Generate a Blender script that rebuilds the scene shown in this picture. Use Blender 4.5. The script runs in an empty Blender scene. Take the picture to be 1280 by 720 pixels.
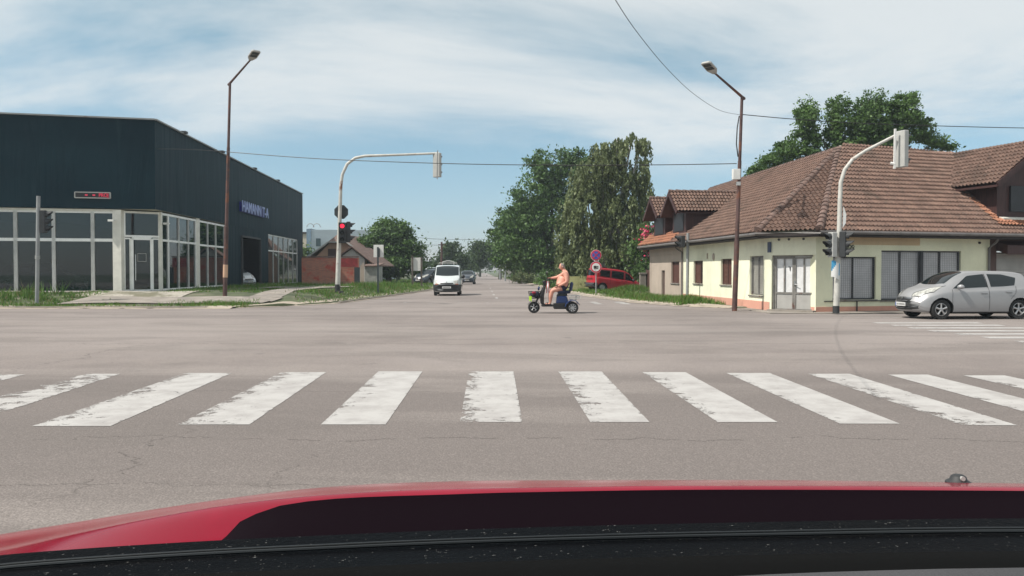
import bpy, bmesh, math, random
import numpy as np
from mathutils import Vector, Matrix
from mathutils.bvhtree import BVHTree
random.seed(7); rng = np.random.default_rng(11)
R = math.radians
scene = bpy.context.scene
C = scene.collection
# ------------------------------------------------------------------ camera
PITCH = math.atan(22/1000); H = 1.5
cam_d = bpy.data.cameras.new('camera'); cam = bpy.data.objects.new('camera', cam_d); C.objects.link(cam)
cam.location = (0, 0, H); cam.rotation_euler = (math.pi/2 - PITCH, 0, 0)
cam_d.sensor_width = 36; cam_d.lens = 28.125; cam_d.clip_start = 0.05; cam_d.clip_end = 5000
scene.camera = cam
scene.view_settings.view_transform = 'Standard'; scene.view_settings.look = 'None'
scene.view_settings.exposure = 0.12; scene.view_settings.gamma = 1
SUN_EL = R(52); SUN_A = R(19)           # to the left and a little behind the camera
S = Vector((-math.cos(SUN_A)*math.cos(SUN_EL), -math.sin(SUN_A)*math.cos(SUN_EL), math.sin(SUN_EL)))
w = bpy.data.worlds.new('World'); scene.world = w; w.use_nodes = True
nt = w.node_tree; nt.nodes.clear()
def wn(t, **k):
    n = nt.nodes.new(t)
    for a, b in k.items(): setattr(n, a, b)
    return n
sky = wn('ShaderNodeTexSky', sky_type='NISHITA', sun_disc=False)
sky.sun_elevation = SUN_EL; sky.sun_rotation = math.atan2(S.x, S.y); sky.air_density = 1.0; sky.dust_density = 0.3; sky.ozone_density = 2.5; sky.altitude = 50
tc = wn('ShaderNodeTexCoord'); sep = wn('ShaderNodeSeparateXYZ'); nt.links.new(tc.outputs['Generated'], sep.inputs[0])
def wm(op, a, b=None, c=None, clamp=False):
    n = wn('ShaderNodeMath', operation=op); n.use_clamp = clamp
    for i, v in enumerate((a, b, c)):
        if v is None: continue
        if isinstance(v, (int, float)): n.inputs[i].default_value = v
        else: nt.links.new(v, n.inputs[i])
    return n.outputs[0]
zz = wm('ADD', wm('MAXIMUM', sep.outputs[2], 0.0), 0.22)
cx = wm('DIVIDE', sep.outputs[0], zz); cy = wm('DIVIDE', sep.outputs[1], zz)
comb = wn('ShaderNodeCombineXYZ'); nt.links.new(cx, comb.inputs[0]); nt.links.new(cy, comb.inputs[1])
mp = wn('ShaderNodeMapping'); mp.inputs['Location'].default_value = (8.2, 0.4, 2.5); mp.inputs['Rotation'].default_value = (0, 0, R(-14)); mp.inputs['Scale'].default_value = (0.62, 0.85, 1)
nt.links.new(comb.outputs[0], mp.inputs[0])
n1 = wn('ShaderNodeTexNoise'); n1.inputs['Scale'].default_value = 0.95; n1.inputs['Detail'].default_value = 7; n1.inputs['Roughness'].default_value = 0.60; n1.inputs['Distortion'].default_value = 0.5
nt.links.new(mp.outputs[0], n1.inputs['Vector'])
ramp = wn('ShaderNodeValToRGB'); ramp.color_ramp.elements[0].position = 0.32; ramp.color_ramp.elements[1].position = 0.62
ramp.color_ramp.interpolation = 'EASE'
nt.links.new(wm('ADD', n1.outputs[0], wm('MULTIPLY', wm('SUBTRACT', sep.outputs[2], 0.19), 1.0)), ramp.inputs[0])
fade = wm('MULTIPLY', wm('SUBTRACT', sep.outputs[2], 0.02), 7.0, clamp=True)
cov = wm('MULTIPLY', wm('MULTIPLY', ramp.outputs[0], fade), 0.80)
mix = wn('ShaderNodeMix', data_type='RGBA'); nt.links.new(cov, mix.inputs[0]); tmr = wn('ShaderNodeMapRange'); nt.links.new(sep.outputs[2], tmr.inputs[0]); tmr.inputs[1].default_value = 0.0; tmr.inputs[2].default_value = 0.30
tmx = wn('ShaderNodeMix', data_type='RGBA'); nt.links.new(tmr.outputs[0], tmx.inputs[0]); tmx.inputs[6].default_value = (.74, .79, 1.0, 1); tmx.inputs[7].default_value = (.92, 1.10, 1.02, 1)
tml = wn('ShaderNodeMix', data_type='RGBA', blend_type='MULTIPLY'); tml.inputs[0].default_value = 1; nt.links.new(sky.outputs[0], tml.inputs[6]); nt.links.new(tmx.outputs[2], tml.inputs[7])
nt.links.new(tml.outputs[2], mix.inputs[6]); mix.inputs[7].default_value = (7.3, 7.5, 7.5, 1)
hsv = wn('ShaderNodeHueSaturation'); hsv.inputs['Hue'].default_value = 0.482; hsv.inputs['Saturation'].default_value = 0.86
nt.links.new(mix.outputs[2], hsv.inputs['Color'])
bg = wn('ShaderNodeBackground'); bg.inputs[1].default_value = 0.108; nt.links.new(hsv.outputs[0], bg.inputs[0])
wo = wn('ShaderNodeOutputWorld'); nt.links.new(bg.outputs[0], wo.inputs[0])
sd = bpy.data.lights.new('sun', 'SUN'); sd.energy = 4.7; sd.angle = R(0.6); sd.color = (1, 0.95, 0.87)
so = bpy.data.objects.new('sun', sd); C.objects.link(so); so.rotation_euler = S.to_track_quat('Z', 'Y').to_euler(); so.location = (-20, -5, 40)

# ------------------------------------------------------------------ helpers
cp, sp = math.cos(PITCH), math.sin(PITCH)
def at(px, py, Y):
    xr = (px-640)/1000; yu = (360-py)/1000
    d = Vector((xr, cp + yu*sp, -sp + yu*cp)); d *= Y/d.y
    return Vector((d.x, Y, d.z + H))
def gnd(px, py, z=0.0):
    xr = (px-640)/1000; yu = (360-py)/1000
    d = Vector((xr, cp + yu*sp, -sp + yu*cp)); d *= (z-H)/d.z
    return Vector((d.x, d.y, z))
def lerp(a, b, t): return a + (b-a)*t
def smooth(t): t = max(0, min(1, t)); return t*t*(3-2*t)
def pl(xs, ys, x): return float(np.interp(x, xs, ys))

class MB:
    def __init__(s): s.v = []; s.f = []; s.m = []; s.uv = None; s.T = None
    def add(s, vs, fs, mi=0):
        o = len(s.v)
        for q in vs:
            q = Vector(q)
            s.v.append(s.T @ q if s.T is not None else q)
        for q in fs: s.f.append([i+o for i in q]); s.m.append(mi)
        return s
    def box(s, c, d, rot=None, mi=0):
        c = Vector(c); h = Vector(d)/2
        M = rot if rot is not None else Matrix.Identity(3)
        vs = [c + M @ Vector((sx*h.x, sy*h.y, sz*h.z)) for sz in (-1, 1) for sy in (-1, 1) for sx in (-1, 1)]
        return s.add(vs, [(0,2,3,1),(4,5,7,6),(0,1,5,4),(2,6,7,3),(0,4,6,2),(1,3,7,5)], mi)
    def beam(s, a, b, wd, th, up=(0, 0, 1), mi=0):
        a = Vector(a); b = Vector(b); d = b-a; L = d.length; d.normalize()
        u = Vector(up); x = d.cross(u)
        if x.length < 1e-4: x = d.cross(Vector((0, 1, 0)))
        x.normalize(); z = x.cross(d)
        M = Matrix((x, d, z)).transposed()
        return s.box((a+b)/2, (wd, L, th), M, mi)
    def tube(s, pts, r, n=8, cap=True, mi=0):
        pts = [Vector(p) for p in pts]; rs = r if isinstance(r, (list, tuple)) else [r]*len(pts)
        vs = []; fs = []
        prev = None
        for i, p in enumerate(pts):
            t = (pts[min(i+1, len(pts)-1)] - pts[max(i-1, 0)]).normalized()
            if prev is None:
                a = Vector((0, 0, 1)) if abs(t.z) < .9 else Vector((1, 0, 0))
                x = t.cross(a).normalized()
            else:
                x = (prev - t*prev.dot(t)).normalized()
            prev = x; y = t.cross(x)
            for k in range(n):
                a = 2*math.pi*k/n; vs.append(p + (x*math.cos(a) + y*math.sin(a))*rs[i])
        for i in range(len(pts)-1):
            for k in range(n):
                fs.append((i*n+k, i*n+(k+1) % n, (i+1)*n+(k+1) % n, (i+1)*n+k))
        if cap: fs.append(tuple(range(n-1, -1, -1))); fs.append(tuple((len(pts)-1)*n+k for k in range(n)))
        return s.add(vs, fs, mi)
    def lathe(s, c, axis, prof, n=24, mi=0):
        # prof: list of (radius, offset along axis)
        c = Vector(c); ax = Vector(axis).normalized(); a = Vector((0, 0, 1)) if abs(ax.z) < .9 else Vector((1, 0, 0))
        x = ax.cross(a).normalized(); y = ax.cross(x); vs = []; fs = []
        for (r, h) in prof:
            for k in range(n):
                t = 2*math.pi*k/n; vs.append(c + ax*h + (x*math.cos(t)+y*math.sin(t))*max(r, 1e-4))
        for i in range(len(prof)-1):
            for k in range(n): fs.append((i*n+k, i*n+(k+1) % n, (i+1)*n+(k+1) % n, (i+1)*n+k))
        return s.add(vs, fs, mi)
    def prism(s, poly, off, mi=0):
        n = len(poly); off = Vector(off); a = [Vector(p) for p in poly]
        fs = [tuple(range(n-1, -1, -1)), tuple(range(n, 2*n))] + [(i, (i+1) % n, n+(i+1) % n, n+i) for i in range(n)]
        return s.add(a + [p+off for p in a], fs, mi)
    def sphere(s, c, r, n=12, m=8, mi=0):
        c = Vector(c); r = Vector((r, r, r)) if not hasattr(r, '__len__') else Vector(r)
        vs = [c + Vector((0, 0, -r.z))]; fs = []
        for j in range(1, m):
            ph = -math.pi/2 + math.pi*j/m
            for k in range(n):
                t = 2*math.pi*k/n; vs.append(c + Vector((r.x*math.cos(ph)*math.cos(t), r.y*math.cos(ph)*math.sin(t), r.z*math.sin(ph))))
        vs.append(c + Vector((0, 0, r.z)))
        for k in range(n): fs.append((0, 1+(k+1) % n, 1+k))
        for j in range(m-2):
            for k in range(n): a = 1+j*n; fs.append((a+k, a+(k+1) % n, a+n+(k+1) % n, a+n+k))
        a = 1+(m-2)*n
        for k in range(n): fs.append((a+k, a+(k+1) % n, len(vs)-1))
        return s.add(vs, fs, mi)
    def build(s, name, mats, parent=None, world=False, sm=False, bevel=0):
        me = bpy.data.meshes.new(name)
        vs = s.v
        if world and parent is not None:
            inv = parent.matrix_basis.inverted(); vs = [inv @ q for q in vs]
        me.from_pydata([tuple(q) for q in vs], [], s.f)
        if not isinstance(mats, (list, tuple)): mats = [mats]
        for m in mats: me.materials.append(m)
        if len(mats) > 1: me.polygons.foreach_set('material_index', s.m)
        bm = bmesh.new(); bm.from_mesh(me); bmesh.ops.recalc_face_normals(bm, faces=bm.faces)
        if bevel: bmesh.ops.bevel(bm, geom=[e for e in bm.edges], offset=bevel, segments=1, affect='EDGES')
        bm.to_mesh(me); bm.free()
        if sm:
            me.polygons.foreach_set('use_smooth', [True]*len(me.polygons))
            try: me.set_sharp_from_angle(angle=R(40))
            except Exception: pass
        me.update()
        o = bpy.data.objects.new(name, me); C.objects.link(o)
        if parent is not None: o.parent = parent
        return o
def thing(name, label, cat, loc=(0, 0, 0), rz=0, group=None, rx=0, ry=0):
    o = bpy.data.objects.new(name, None); C.objects.link(o); o.location = loc; o.rotation_euler = (rx, ry, rz)
    o.empty_display_size = .2; bpy.context.view_layer.update()
    o['label'] = label; o['category'] = cat
    if group: o['group'] = group
    o.matrix_basis  # ensure
    return o
def tag(o, label, cat, group=None):
    o['label'] = label; o['category'] = cat
    if group: o['group'] = group
    return o
def struct(o): o['kind'] = 'structure'; return o
def copy_thing(r, loc, rz, label, group=None):
    def cp_(o, par):
        c = o.copy(); C.objects.link(c)
        if par is not None: c.parent = par
        for ch in kids.get(o.name, []): cp_(ch, c)
        return c
    kids = {}
    for o in list(C.objects):
        if o.parent: kids.setdefault(o.parent.name, []).append(o)
    n = cp_(r, None); n.location = loc; n.rotation_euler = (0, 0, rz); n['label'] = label
    if group: n['group'] = group
    return n

# ------------------------------------------------------------------ materials
class NT:
    def __init__(s, name):
        s.m = bpy.data.materials.new(name); s.m.use_nodes = True; s.t = s.m.node_tree; s.t.nodes.clear()
        s.out = s.n('ShaderNodeOutputMaterial'); s.b = s.n('ShaderNodeBsdfPrincipled'); s.l(s.b.outputs[0], s.out.inputs[0])
        s.tc = s.n('ShaderNodeTexCoord')
    def n(s, t, **k):
        q = s.t.nodes.new(t)
        for a, b in k.items(): setattr(q, a, b)
        return q
    def l(s, a, b): s.t.links.new(a, b)
    def set(s, i, v):
        if hasattr(v, 'is_linked') or isinstance(v, bpy.types.NodeSocket): s.l(v, i)
        else:
            if isinstance(v, (tuple, list)) and len(v) == 3 and i.type == 'RGBA': v = (*v, 1)
            i.default_value = v
    def math(s, op, a, b=0.0, c=0.0, clamp=False):
        q = s.n('ShaderNodeMath', operation=op); q.use_clamp = clamp
        for i, v in enumerate((a, b, c)): s.set(q.inputs[i], v)
        return q.outputs[0]
    def noise(s, vec, scale, detail=4, rough=.55, dist=0):
        q = s.n('ShaderNodeTexNoise'); s.l(vec, q.inputs['Vector']); q.inputs['Scale'].default_value = scale
        q.inputs['Detail'].default_value = detail; q.inputs['Roughness'].default_value = rough; q.inputs['Distortion'].default_value = dist
        return q.outputs[0]
    def map(s, vec, scale=(1, 1, 1), loc=(0, 0, 0), rot=(0, 0, 0)):
        q = s.n('ShaderNodeMapping'); s.l(vec, q.inputs[0]); q.inputs['Scale'].default_value = scale; q.inputs['Location'].default_value = loc; q.inputs['Rotation'].default_value = rot
        return q.outputs[0]
    def ramp(s, f, lo, hi):
        q = s.n('ShaderNodeMapRange'); s.l(f, q.inputs[0]); q.inputs[1].default_value = lo; q.inputs[2].default_value = hi
        q.interpolation_type = 'SMOOTHSTEP'
        return q.outputs[0]
    def mix(s, f, a, b):
        q = s.n('ShaderNodeMix', data_type='RGBA'); s.set(q.inputs[0], f); s.set(q.inputs[6], a); s.set(q.inputs[7], b)
        return q.outputs[2]
    def bump(s, h, strength=.3, dist=.02):
        q = s.n('ShaderNodeBump'); s.l(h, q.inputs['Height']); q.inputs['Strength'].default_value = strength; q.inputs['Distance'].default_value = dist
        s.l(q.outputs[0], s.b.inputs['Normal'])
    def P(s, **k):
        for a, b in k.items():
            s.set(s.b.inputs[{'col': 'Base Color', 'rough': 'Roughness', 'metal': 'Metallic', 'spec': 'Specular IOR Level', 'coat': 'Coat Weight', 'crough': 'Coat Roughness', 'emis': 'Emission Color', 'es': 'Emission Strength', 'alpha': 'Alpha', 'ior': 'IOR', 'trans': 'Transmission Weight'}[a]], b)
        return s.m
def mat(name, col, rough=.6, metal=0, var=.18, scale=3.0, bump=0, bscale=40, spec=.5, coat=0, stretch=(1, 1, 1), dirt=None, dscale=1.2, dlo=.5, dhi=.7):
    q = NT(name); v = q.map(q.tc.outputs['Object'], stretch)
    f = q.noise(v, scale, 6, .6)
    c = q.mix(q.ramp(f, .3, .7), tuple(x*(1-var) for x in col), tuple(min(1, x*(1+var)) for x in col))
    if dirt: c = q.mix(q.ramp(q.noise(v, dscale, 7, .65), dlo, dhi), c, dirt)
    q.P(col=c, rough=rough, metal=metal, spec=spec, coat=coat)
    if bump: q.bump(q.noise(v, bscale, 4), bump, .02)
    return q.m
def asphalt_mat():
    q = NT('asphalt'); v = q.tc.outputs['Object']
    big = q.ramp(q.noise(v, .13, 3, .5), .35, .65); mid = q.ramp(q.noise(v, 1.1, 6, .65), .3, .72)
    fine = q.noise(v, 60, 3, .7); grit = q.n('ShaderNodeTexVoronoi'); q.l(v, grit.inputs['Vector']); grit.inputs['Scale'].default_value = 70
    c = q.mix(big, (.170, .147, .138), (.228, .200, .188)); c = q.mix(q.math('MULTIPLY', mid, .35), c, (.25, .218, .198))
    # tracks polished by tyres, running along the cross street and along the approach
    sp_ = q.n('ShaderNodeSeparateXYZ'); q.l(v, sp_.inputs[0]); X, Y = sp_.outputs[0], sp_.outputs[1]
    wob = q.math('MULTIPLY', q.math('SUBTRACT', q.noise(v, .09, 2), .5), 3.5)
    yy = q.math('ADD', Y, wob)
    def band(c0, wd): return q.math('SUBTRACT', 1, q.math('DIVIDE', q.math('ABSOLUTE', q.math('SUBTRACT', yy, c0)), wd), clamp=True)
    tr = q.math('MAXIMUM', q.math('MAXIMUM', band(26.0, 1.5), band(28.8, 1.2)), q.math('MAXIMUM', band(19.2, .8), band(21.6, .7)))
    tr = q.math('MULTIPLY', tr, q.ramp(q.noise(q.map(v, (.12, 1, 1)), .8, 5), .3, .6))
    c = q.mix(q.math('MULTIPLY', tr, .55), c, (.135, .119, .112))
    # approach lanes darker than the crossing, older surface before the stripes
    lane = q.math('SUBTRACT', 1, q.math('DIVIDE', q.math('ABSOLUTE', q.math('SUBTRACT', Y, 5.2)), 7.2), clamp=True)
    c = q.mix(q.math('MULTIPLY', q.ramp(lane, 0, .2), q.math('MULTIPLY', q.ramp(q.noise(q.map(v, (.3, 1, 1)), .8, 5), .02, .42), .9)), c, (.140, .122, .114))
    # turning tyre arcs
    def arc(x0, y0, r, wd, k):
        d = q.math('SQRT', q.math('ADD', q.math('POWER', q.math('SUBTRACT', X, x0), 2), q.math('POWER', q.math('SUBTRACT', Y, y0), 2)))
        a = q.math('SUBTRACT', 1, q.math('DIVIDE', q.math('ABSOLUTE', q.math('SUBTRACT', d, r)), wd), clamp=True)
        return q.math('MULTIPLY', q.math('MULTIPLY', a, q.ramp(q.noise(v, .35, 3), .35, .6)), k)
    arcs = q.math('MAXIMUM', arc(-16, 4, 16, .22, .45), q.math('MAXIMUM', arc(-16, 4, 17.6, .22, .4), arc(-15, 2, 24, .3, .3)))
    c = q.mix(q.math('MULTIPLY', arcs, .28), c, (.115, .104, .100))
    # fine cracks
    def crack(axis, c0, amp, ns, lo, hi, wd):
        a, b = (X, Y) if axis == 'x' else (Y, X)
        cv = q.n('ShaderNodeCombineXYZ'); q.l(b, cv.inputs[0]); cv.inputs[1].default_value = c0
        off = q.math('MULTIPLY', q.math('SUBTRACT', q.noise(cv.outputs[0], ns, 8, .7), .5), amp)
        d = q.math('ABSOLUTE', q.math('SUBTRACT', a, q.math('ADD', off, c0)))
        m = q.math('LESS_THAN', d, wd); m = q.math('MULTIPLY', m, q.math('GREATER_THAN', b, lo)); m = q.math('MULTIPLY', m, q.math('LESS_THAN', b, hi))
        return q.math('MULTIPLY', m, q.math('GREATER_THAN', q.noise(v, 2.3, 3), .44))
    ck = crack('x', -3.0, 1.6, .9, 3, 7.6, .011)
    for a in (('x', -1.7, 1.2, 1.1, 3, 6.5, .007), ('y', 7.1, 1.1, .5, -9, 12, .012), ('y', 9.9, 1.3, .6, -6, -.3, .010), ('y', 5.6, .9, .8, -4, 1.0, .008), ('x', 4.0, 1.0, 1.0, 3, 6.0, .006), ('y', 16.4, 1.6, .35, -20, 15, .02), ('x', -7.5, 2.5, .5, 4, 16, .012)):
        ck = q.math('MAXIMUM', ck, crack(*a))
    c = q.mix(q.math('MULTIPLY', ck, .72), c, (.06, .052, .048))
    # stains and large patchy wear
    pw = q.ramp(q.noise(q.map(v, (.35, 1, 1), (2, 7, 0)), .55, 7, .62, .4), .50, .62); c = q.mix(q.math('MULTIPLY', pw, .38), c, (.125, .110, .102))
    vd = q.n('ShaderNodeTexVoronoi'); q.l(v, vd.inputs['Vector']); vd.inputs['Scale'].default_value = 1.1; sp3 = q.math('MULTIPLY', q.math('LESS_THAN', vd.outputs['Distance'], .028), .75); c = q.mix(sp3, c, (.05, .045, .04))
    pw2 = q.ramp(q.noise(q.map(v, (.2, .9, 1), (9, 1, 0)), .4, 6, .6, .6), .52, .66); c = q.mix(q.math('MULTIPLY', pw2, .4), c, (.25, .222, .205))
    st = q.ramp(q.noise(q.map(v, loc=(5, 3, 0)), .9, 2, .5), .70, .76)
    c = q.mix(q.math('MULTIPLY', st, .5), c, (.085, .08, .078))
    g2 = q.math('MULTIPLY', q.math('SUBTRACT', fine, .5), .5); g3 = q.math('MULTIPLY', q.math('SUBTRACT', grit.outputs['Distance'], .35), .7)
    hs = q.n('ShaderNodeHueSaturation'); q.l(c, hs.inputs['Color']); q.l(q.math('ADD', 1.0, q.math('ADD', g2, g3)), hs.inputs['Value'])
    q.P(col=hs.outputs[0], rough=.88, spec=.25)
    q.bump(q.math('ADD', fine, grit.outputs['Distance']), .5, .006)
    return q.m
def paint_mat(name, wear):
    q = NT(name); v = q.tc.outputs['Object']; uv = q.n('ShaderNodeSeparateXYZ'); q.l(q.tc.outputs['UV'], uv.inputs[0])
    e = q.math('MINIMUM', q.math('MULTIPLY', uv.outputs[0], 1.3), q.math('ADD', .12, q.math('MULTIPLY', q.math('SUBTRACT', 1, uv.outputs[0]), 9)))
    n = q.math('ADD', q.math('MULTIPLY', q.noise(v, 4.5, 8, .72), .8), q.math('MULTIPLY', q.noise(v, 26, 5, .8), .42))
    n = q.math('ADD', n, q.math('MULTIPLY', q.math('SUBTRACT', q.math('MINIMUM', q.math('MULTIPLY', e, 1.6), 1), .8), .13))
    a = q.ramp(n, wear-.02, wear+.04)
    n = q.math('ADD', n, q.math('MULTIPLY', q.math('SUBTRACT', q.noise(v, .7, 3), .5), .25)); a = q.ramp(n, wear-.02, wear+.04); dirt = q.ramp(q.noise(v, 2.6, 7, .7), .38, .68)
    q.P(col=q.mix(q.math('MULTIPLY', dirt, .75), (.42, .405, .39), (.29, .27, .26)), rough=.7, alpha=a)
    q.bump(q.noise(v, 60, 3), .3, .004)
    return q.m
def tile_mat(name, ca, cb, cc, lichen):
    q = NT(name); uv = q.tc.outputs['UV']
    s = q.n('ShaderNodeSeparateXYZ'); q.l(uv, s.inputs[0])
    u = q.math('FLOOR', q.math('DIVIDE', s.outputs[0], .17)); vv = q.math('FLOOR', q.math('DIVIDE', s.outputs[1], .29))
    cb_ = q.n('ShaderNodeCombineXYZ'); q.l(u, cb_.inputs[0]); q.l(vv, cb_.inputs[1])
    wnz = q.n('ShaderNodeTexWhiteNoise', noise_dimensions='2D'); q.l(cb_.outputs[0], wnz.inputs['Vector'])
    c = q.mix(wnz.outputs[0], ca, cb)
    c = q.mix(q.ramp(q.noise(uv, .6, 5, .6), .5, .72), c, cc)
    c = q.mix(q.math('MULTIPLY', q.ramp(q.noise(uv, 9, 6, .7), .5, .66), .6), c, lichen)
    q.P(col=c, rough=.85, spec=.2)
    q.bump(q.noise(uv, 60, 4), .3, .01)
    return q.m
def leaf_mat(name, dark, light, tr=.25):
    q = NT(name); g = q.n('ShaderNodeNewGeometry')
    r = g.outputs['Random Per Island']
    pn = q.ramp(q.noise(q.tc.outputs['Object'], .55, 3), .3, .7)
    c = q.mix(q.math('ADD', q.math('MULTIPLY', r, .55), q.math('MULTIPLY', pn, .45)), dark, light)
    q.P(col=c, rough=.55, spec=.3)
    t = q.n('ShaderNodeBsdfTranslucent'); q.l(c, t.inputs[0])
    ms = q.n('ShaderNodeMixShader'); ms.inputs[0].default_value = tr; q.l(q.b.outputs[0], ms.inputs[1]); q.l(t.outputs[0], ms.inputs[2]); q.l(ms.outputs[0], q.out.inputs[0])
    return q.m
def glass_mat(name, tint=(.02, .03, .035), through=.5, rough=.02, ior=1.5):
    q = NT(name)
    q.P(col=tint, rough=rough, spec=.6, ior=ior)
    t = q.n('ShaderNodeBsdfTransparent'); t.inputs[0].default_value = (.75, .85, .86, 1)
    ms = q.n('ShaderNodeMixShader'); ms.inputs[0].default_value = through
    lw = q.n('ShaderNodeLayerWeight'); lw.inputs[0].default_value = .3
    f = q.math('MULTIPLY', q.math('SUBTRACT', 1, lw.outputs['Fresnel']), through)
    q.l(f, ms.inputs[0]); q.l(q.b.outputs[0], ms.inputs[1]); q.l(t.outputs[0], ms.inputs[2]); q.l(ms.outputs[0], q.out.inputs[0])
    return q.m
def brick_mat():
    q = NT('red_brick'); v = q.tc.outputs['UV']
    b = q.n('ShaderNodeTexBrick'); q.l(v, b.inputs[0]); b.inputs['Color1'].default_value = (.58, .20, .12, 1); b.inputs['Color2'].default_value = (.42, .15, .10, 1); b.inputs['Mortar'].default_value = (.30, .24, .2, 1)
    b.inputs['Scale'].default_value = 1; b.inputs['Brick Width'].default_value = .27; b.inputs['Row Height'].default_value = .09; b.inputs['Mortar Size'].default_value = .012
    s = q.n('ShaderNodeSeparateXYZ'); q.l(v, s.inputs[0])
    n = q.noise(v, .9, 6, .65)
    c = q.mix(q.ramp(n, .5, .62), b.outputs[0], (.46, .09, .06))
    low = q.math('MULTIPLY', q.ramp(q.math('ADD', s.outputs[1], q.math('MULTIPLY', q.noise(v, 1.6, 5), 1.4)), 1.5, 1.0), .9)
    c = q.mix(low, c, (.38, .30, .21))
    c = q.mix(q.ramp(q.noise(v, 3.5, 7, .7), .62, .7), c, (.07, .055, .05))
    q.P(col=c, rough=.9); q.bump(b.outputs[1], .4, .02)
    return q.m
def facade_mat():
    q = NT('dark_facade_sheet'); v = q.tc.outputs['UV']
    n = q.noise(q.map(v, (1, .10, 1)), 1.1, 5, .6)
    c = q.mix(q.ramp(q.noise(v, .3, 4), .3, .7), (.002, .017, .026), (.005, .025, .035))
    c = q.mix(q.math('MULTIPLY', q.ramp(n, .58, .72), .5), c, (.020, .045, .055))
    q.P(col=c, rough=.6, spec=.3, ior=1.25)
    q.bump(q.noise(q.map(v, (1, .16, 1)), .6, 4, .55, 1.2), .5, .22)
    return q.m
def plaster(name, col, stain=(.3, .28, .2), amt=.4):
    q = NT(name); v = q.tc.outputs['Object']
    c = q.mix(q.ramp(q.noise(v, .8, 6, .6), .3, .7), tuple(x*.9 for x in col), tuple(min(1, x*1.06) for x in col))
    st = q.ramp(q.noise(q.map(v, (1.6, 1.6, .25)), 1.3, 7, .7), .52, .75)
    c = q.mix(q.math('MULTIPLY', st, amt), c, stain)
    c = q.mix(q.math('MULTIPLY', q.ramp(q.noise(v, 14, 4, .7), .62, .7), .35), c, tuple(x*.6 for x in col))
    q.P(col=c, rough=.92, spec=.15); q.bump(q.noise(v, 30, 5), .25, .01)
    return q.m

M = {}
M['asphalt'] = asphalt_mat()
M['paint'] = paint_mat('road_paint', .445); M['paint_worn'] = paint_mat('road_paint_worn', .575); M['paint_mid'] = paint_mat('road_paint_mid', .50); M['paint_faint'] = paint_mat('road_paint_faint', .69)
M['tile'] = tile_mat('roof_tile', (.135, .085, .068), (.205, .132, .104), (.09, .062, .05), (.07, .06, .052))
M['tile_orange'] = tile_mat('orange_roof_tile', (.30, .135, .08), (.40, .19, .12), (.24, .12, .08), (.2, .12, .09))
M['grass'] = leaf_mat('grass_blades', (.05, .12, .018), (.15, .27, .05), .3)
M['dry'] = leaf_mat('dry_grass', (.13, .12, .05), (.28, .25, .12), .3)
M['soil'] = mat('verge_soil', (.07, .085, .04), .95, var=.35, scale=1.2, bump=.5, bscale=20, dirt=(.17, .15, .11), dscale=.7)
M['gravel'] = mat('pale_gravel', (.37, .34, .29), .95, var=.35, scale=9, bump=.9, bscale=35, dirt=(.16, .15, .10), dscale=.8, dlo=.46, dhi=.56)
M['concrete'] = mat('pavement_concrete', (.26, .23, .20), .9, var=.2, scale=1.5, bump=.3, bscale=30, dirt=(.2, .18, .16))
M['facade'] = facade_mat()
M['alu'] = mat('white_aluminium', (.86, .86, .83), .5, var=.06)
M['cream_trim'] = mat('cream_trim', (.70, .68, .61), .6, var=.08)
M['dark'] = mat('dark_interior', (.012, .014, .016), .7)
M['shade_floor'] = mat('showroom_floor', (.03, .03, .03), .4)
M['shopglass'] = glass_mat('showroom_glass', (.004, .016, .020), .20, ior=1.75)
M['doorglass'] = glass_mat('reflective_glass', (.01, .016, .017), .25)
M['yellow'] = plaster('pale_yellow_plaster', (.80, .80, .62), (.45, .43, .30), .30)
M['olive'] = plaster('shaded_yellow_plaster', (.76, .76, .56), (.6, .6, .44), .3)  # same yellow wall on its unlit side, shade put into the colour
M['greige'] = plaster('grey_pink_plaster', (.44, .37, .31), (.3, .26, .22), .5)
M['pink'] = plaster('pink_plinth', (.62, .33, .25), (.4, .25, .2), .4)
M['pinkp'] = plaster('pinkish_patch', (.60, .46, .29), (.45, .36, .25), .4)
M['brownwood'] = mat('brown_stained_wood', (.050, .020, .018), .6, var=.3, scale=4, stretch=(6, 6, .6), bump=.3, bscale=8)
M['brownpanel'] = mat('brown_panel', (.075, .040, .033), .6, var=.2)
M['darkfascia'] = mat('dark_fascia', (.03, .022, .02), .6)
M['gutter'] = mat('gutter_metal', (.13, .12, .115), .5, var=.2)
M['shutter'] = mat('brown_shutter', (.11, .045, .032), .6, var=.2, stretch=(1, 1, 12), scale=2, bump=.4, bscale=4)
M['frame'] = mat('weathered_grey_frame', (.19, .18, .165), .6, var=.2, scale=5, dirt=(.12, .06, .045), dscale=2, dlo=.58, dhi=.68)
M['steel_panel'] = mat('grey_steel_panel', (.36, .35, .33), .55, var=.1, scale=2)
M['paper'] = mat('white_paper_sheet', (.66, .66, .66), .8, var=.1, scale=3, bump=.6, bscale=4)
M['blackframe'] = mat('black_window_frame', (.02, .022, .026), .5)
M['curtain'] = mat('dusty_grey_pane', (.55, .55, .56), .5, var=.12, scale=1.2, spec=.6)
M['curtain_light'] = mat('dusty_beige_pane', (.40, .39, .34), .5, var=.18, scale=1.2)
M['meshwire'] = mat('grille_wire', (.20, .20, .205), .6)
M['rust'] = mat('rusty_brown_pole', (.085, .045, .040), .65, var=.3, scale=2.5, dirt=(.17, .06, .03), dscale=2, dlo=.52, dhi=.62)
M['galv'] = mat('weathered_light_pole', (.50, .49, .45), .55, var=.12, scale=3, dirt=(.22, .11, .07), dscale=1.6, dlo=.56, dhi=.66)
M['greypole'] = mat('grey_pole', (.27, .28, .28), .55, var=.1, dirt=(.18, .14, .12), dlo=.6, dhi=.7)
M['white'] = mat('white_paint', (.68, .67, .64), .5, var=.06)
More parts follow.
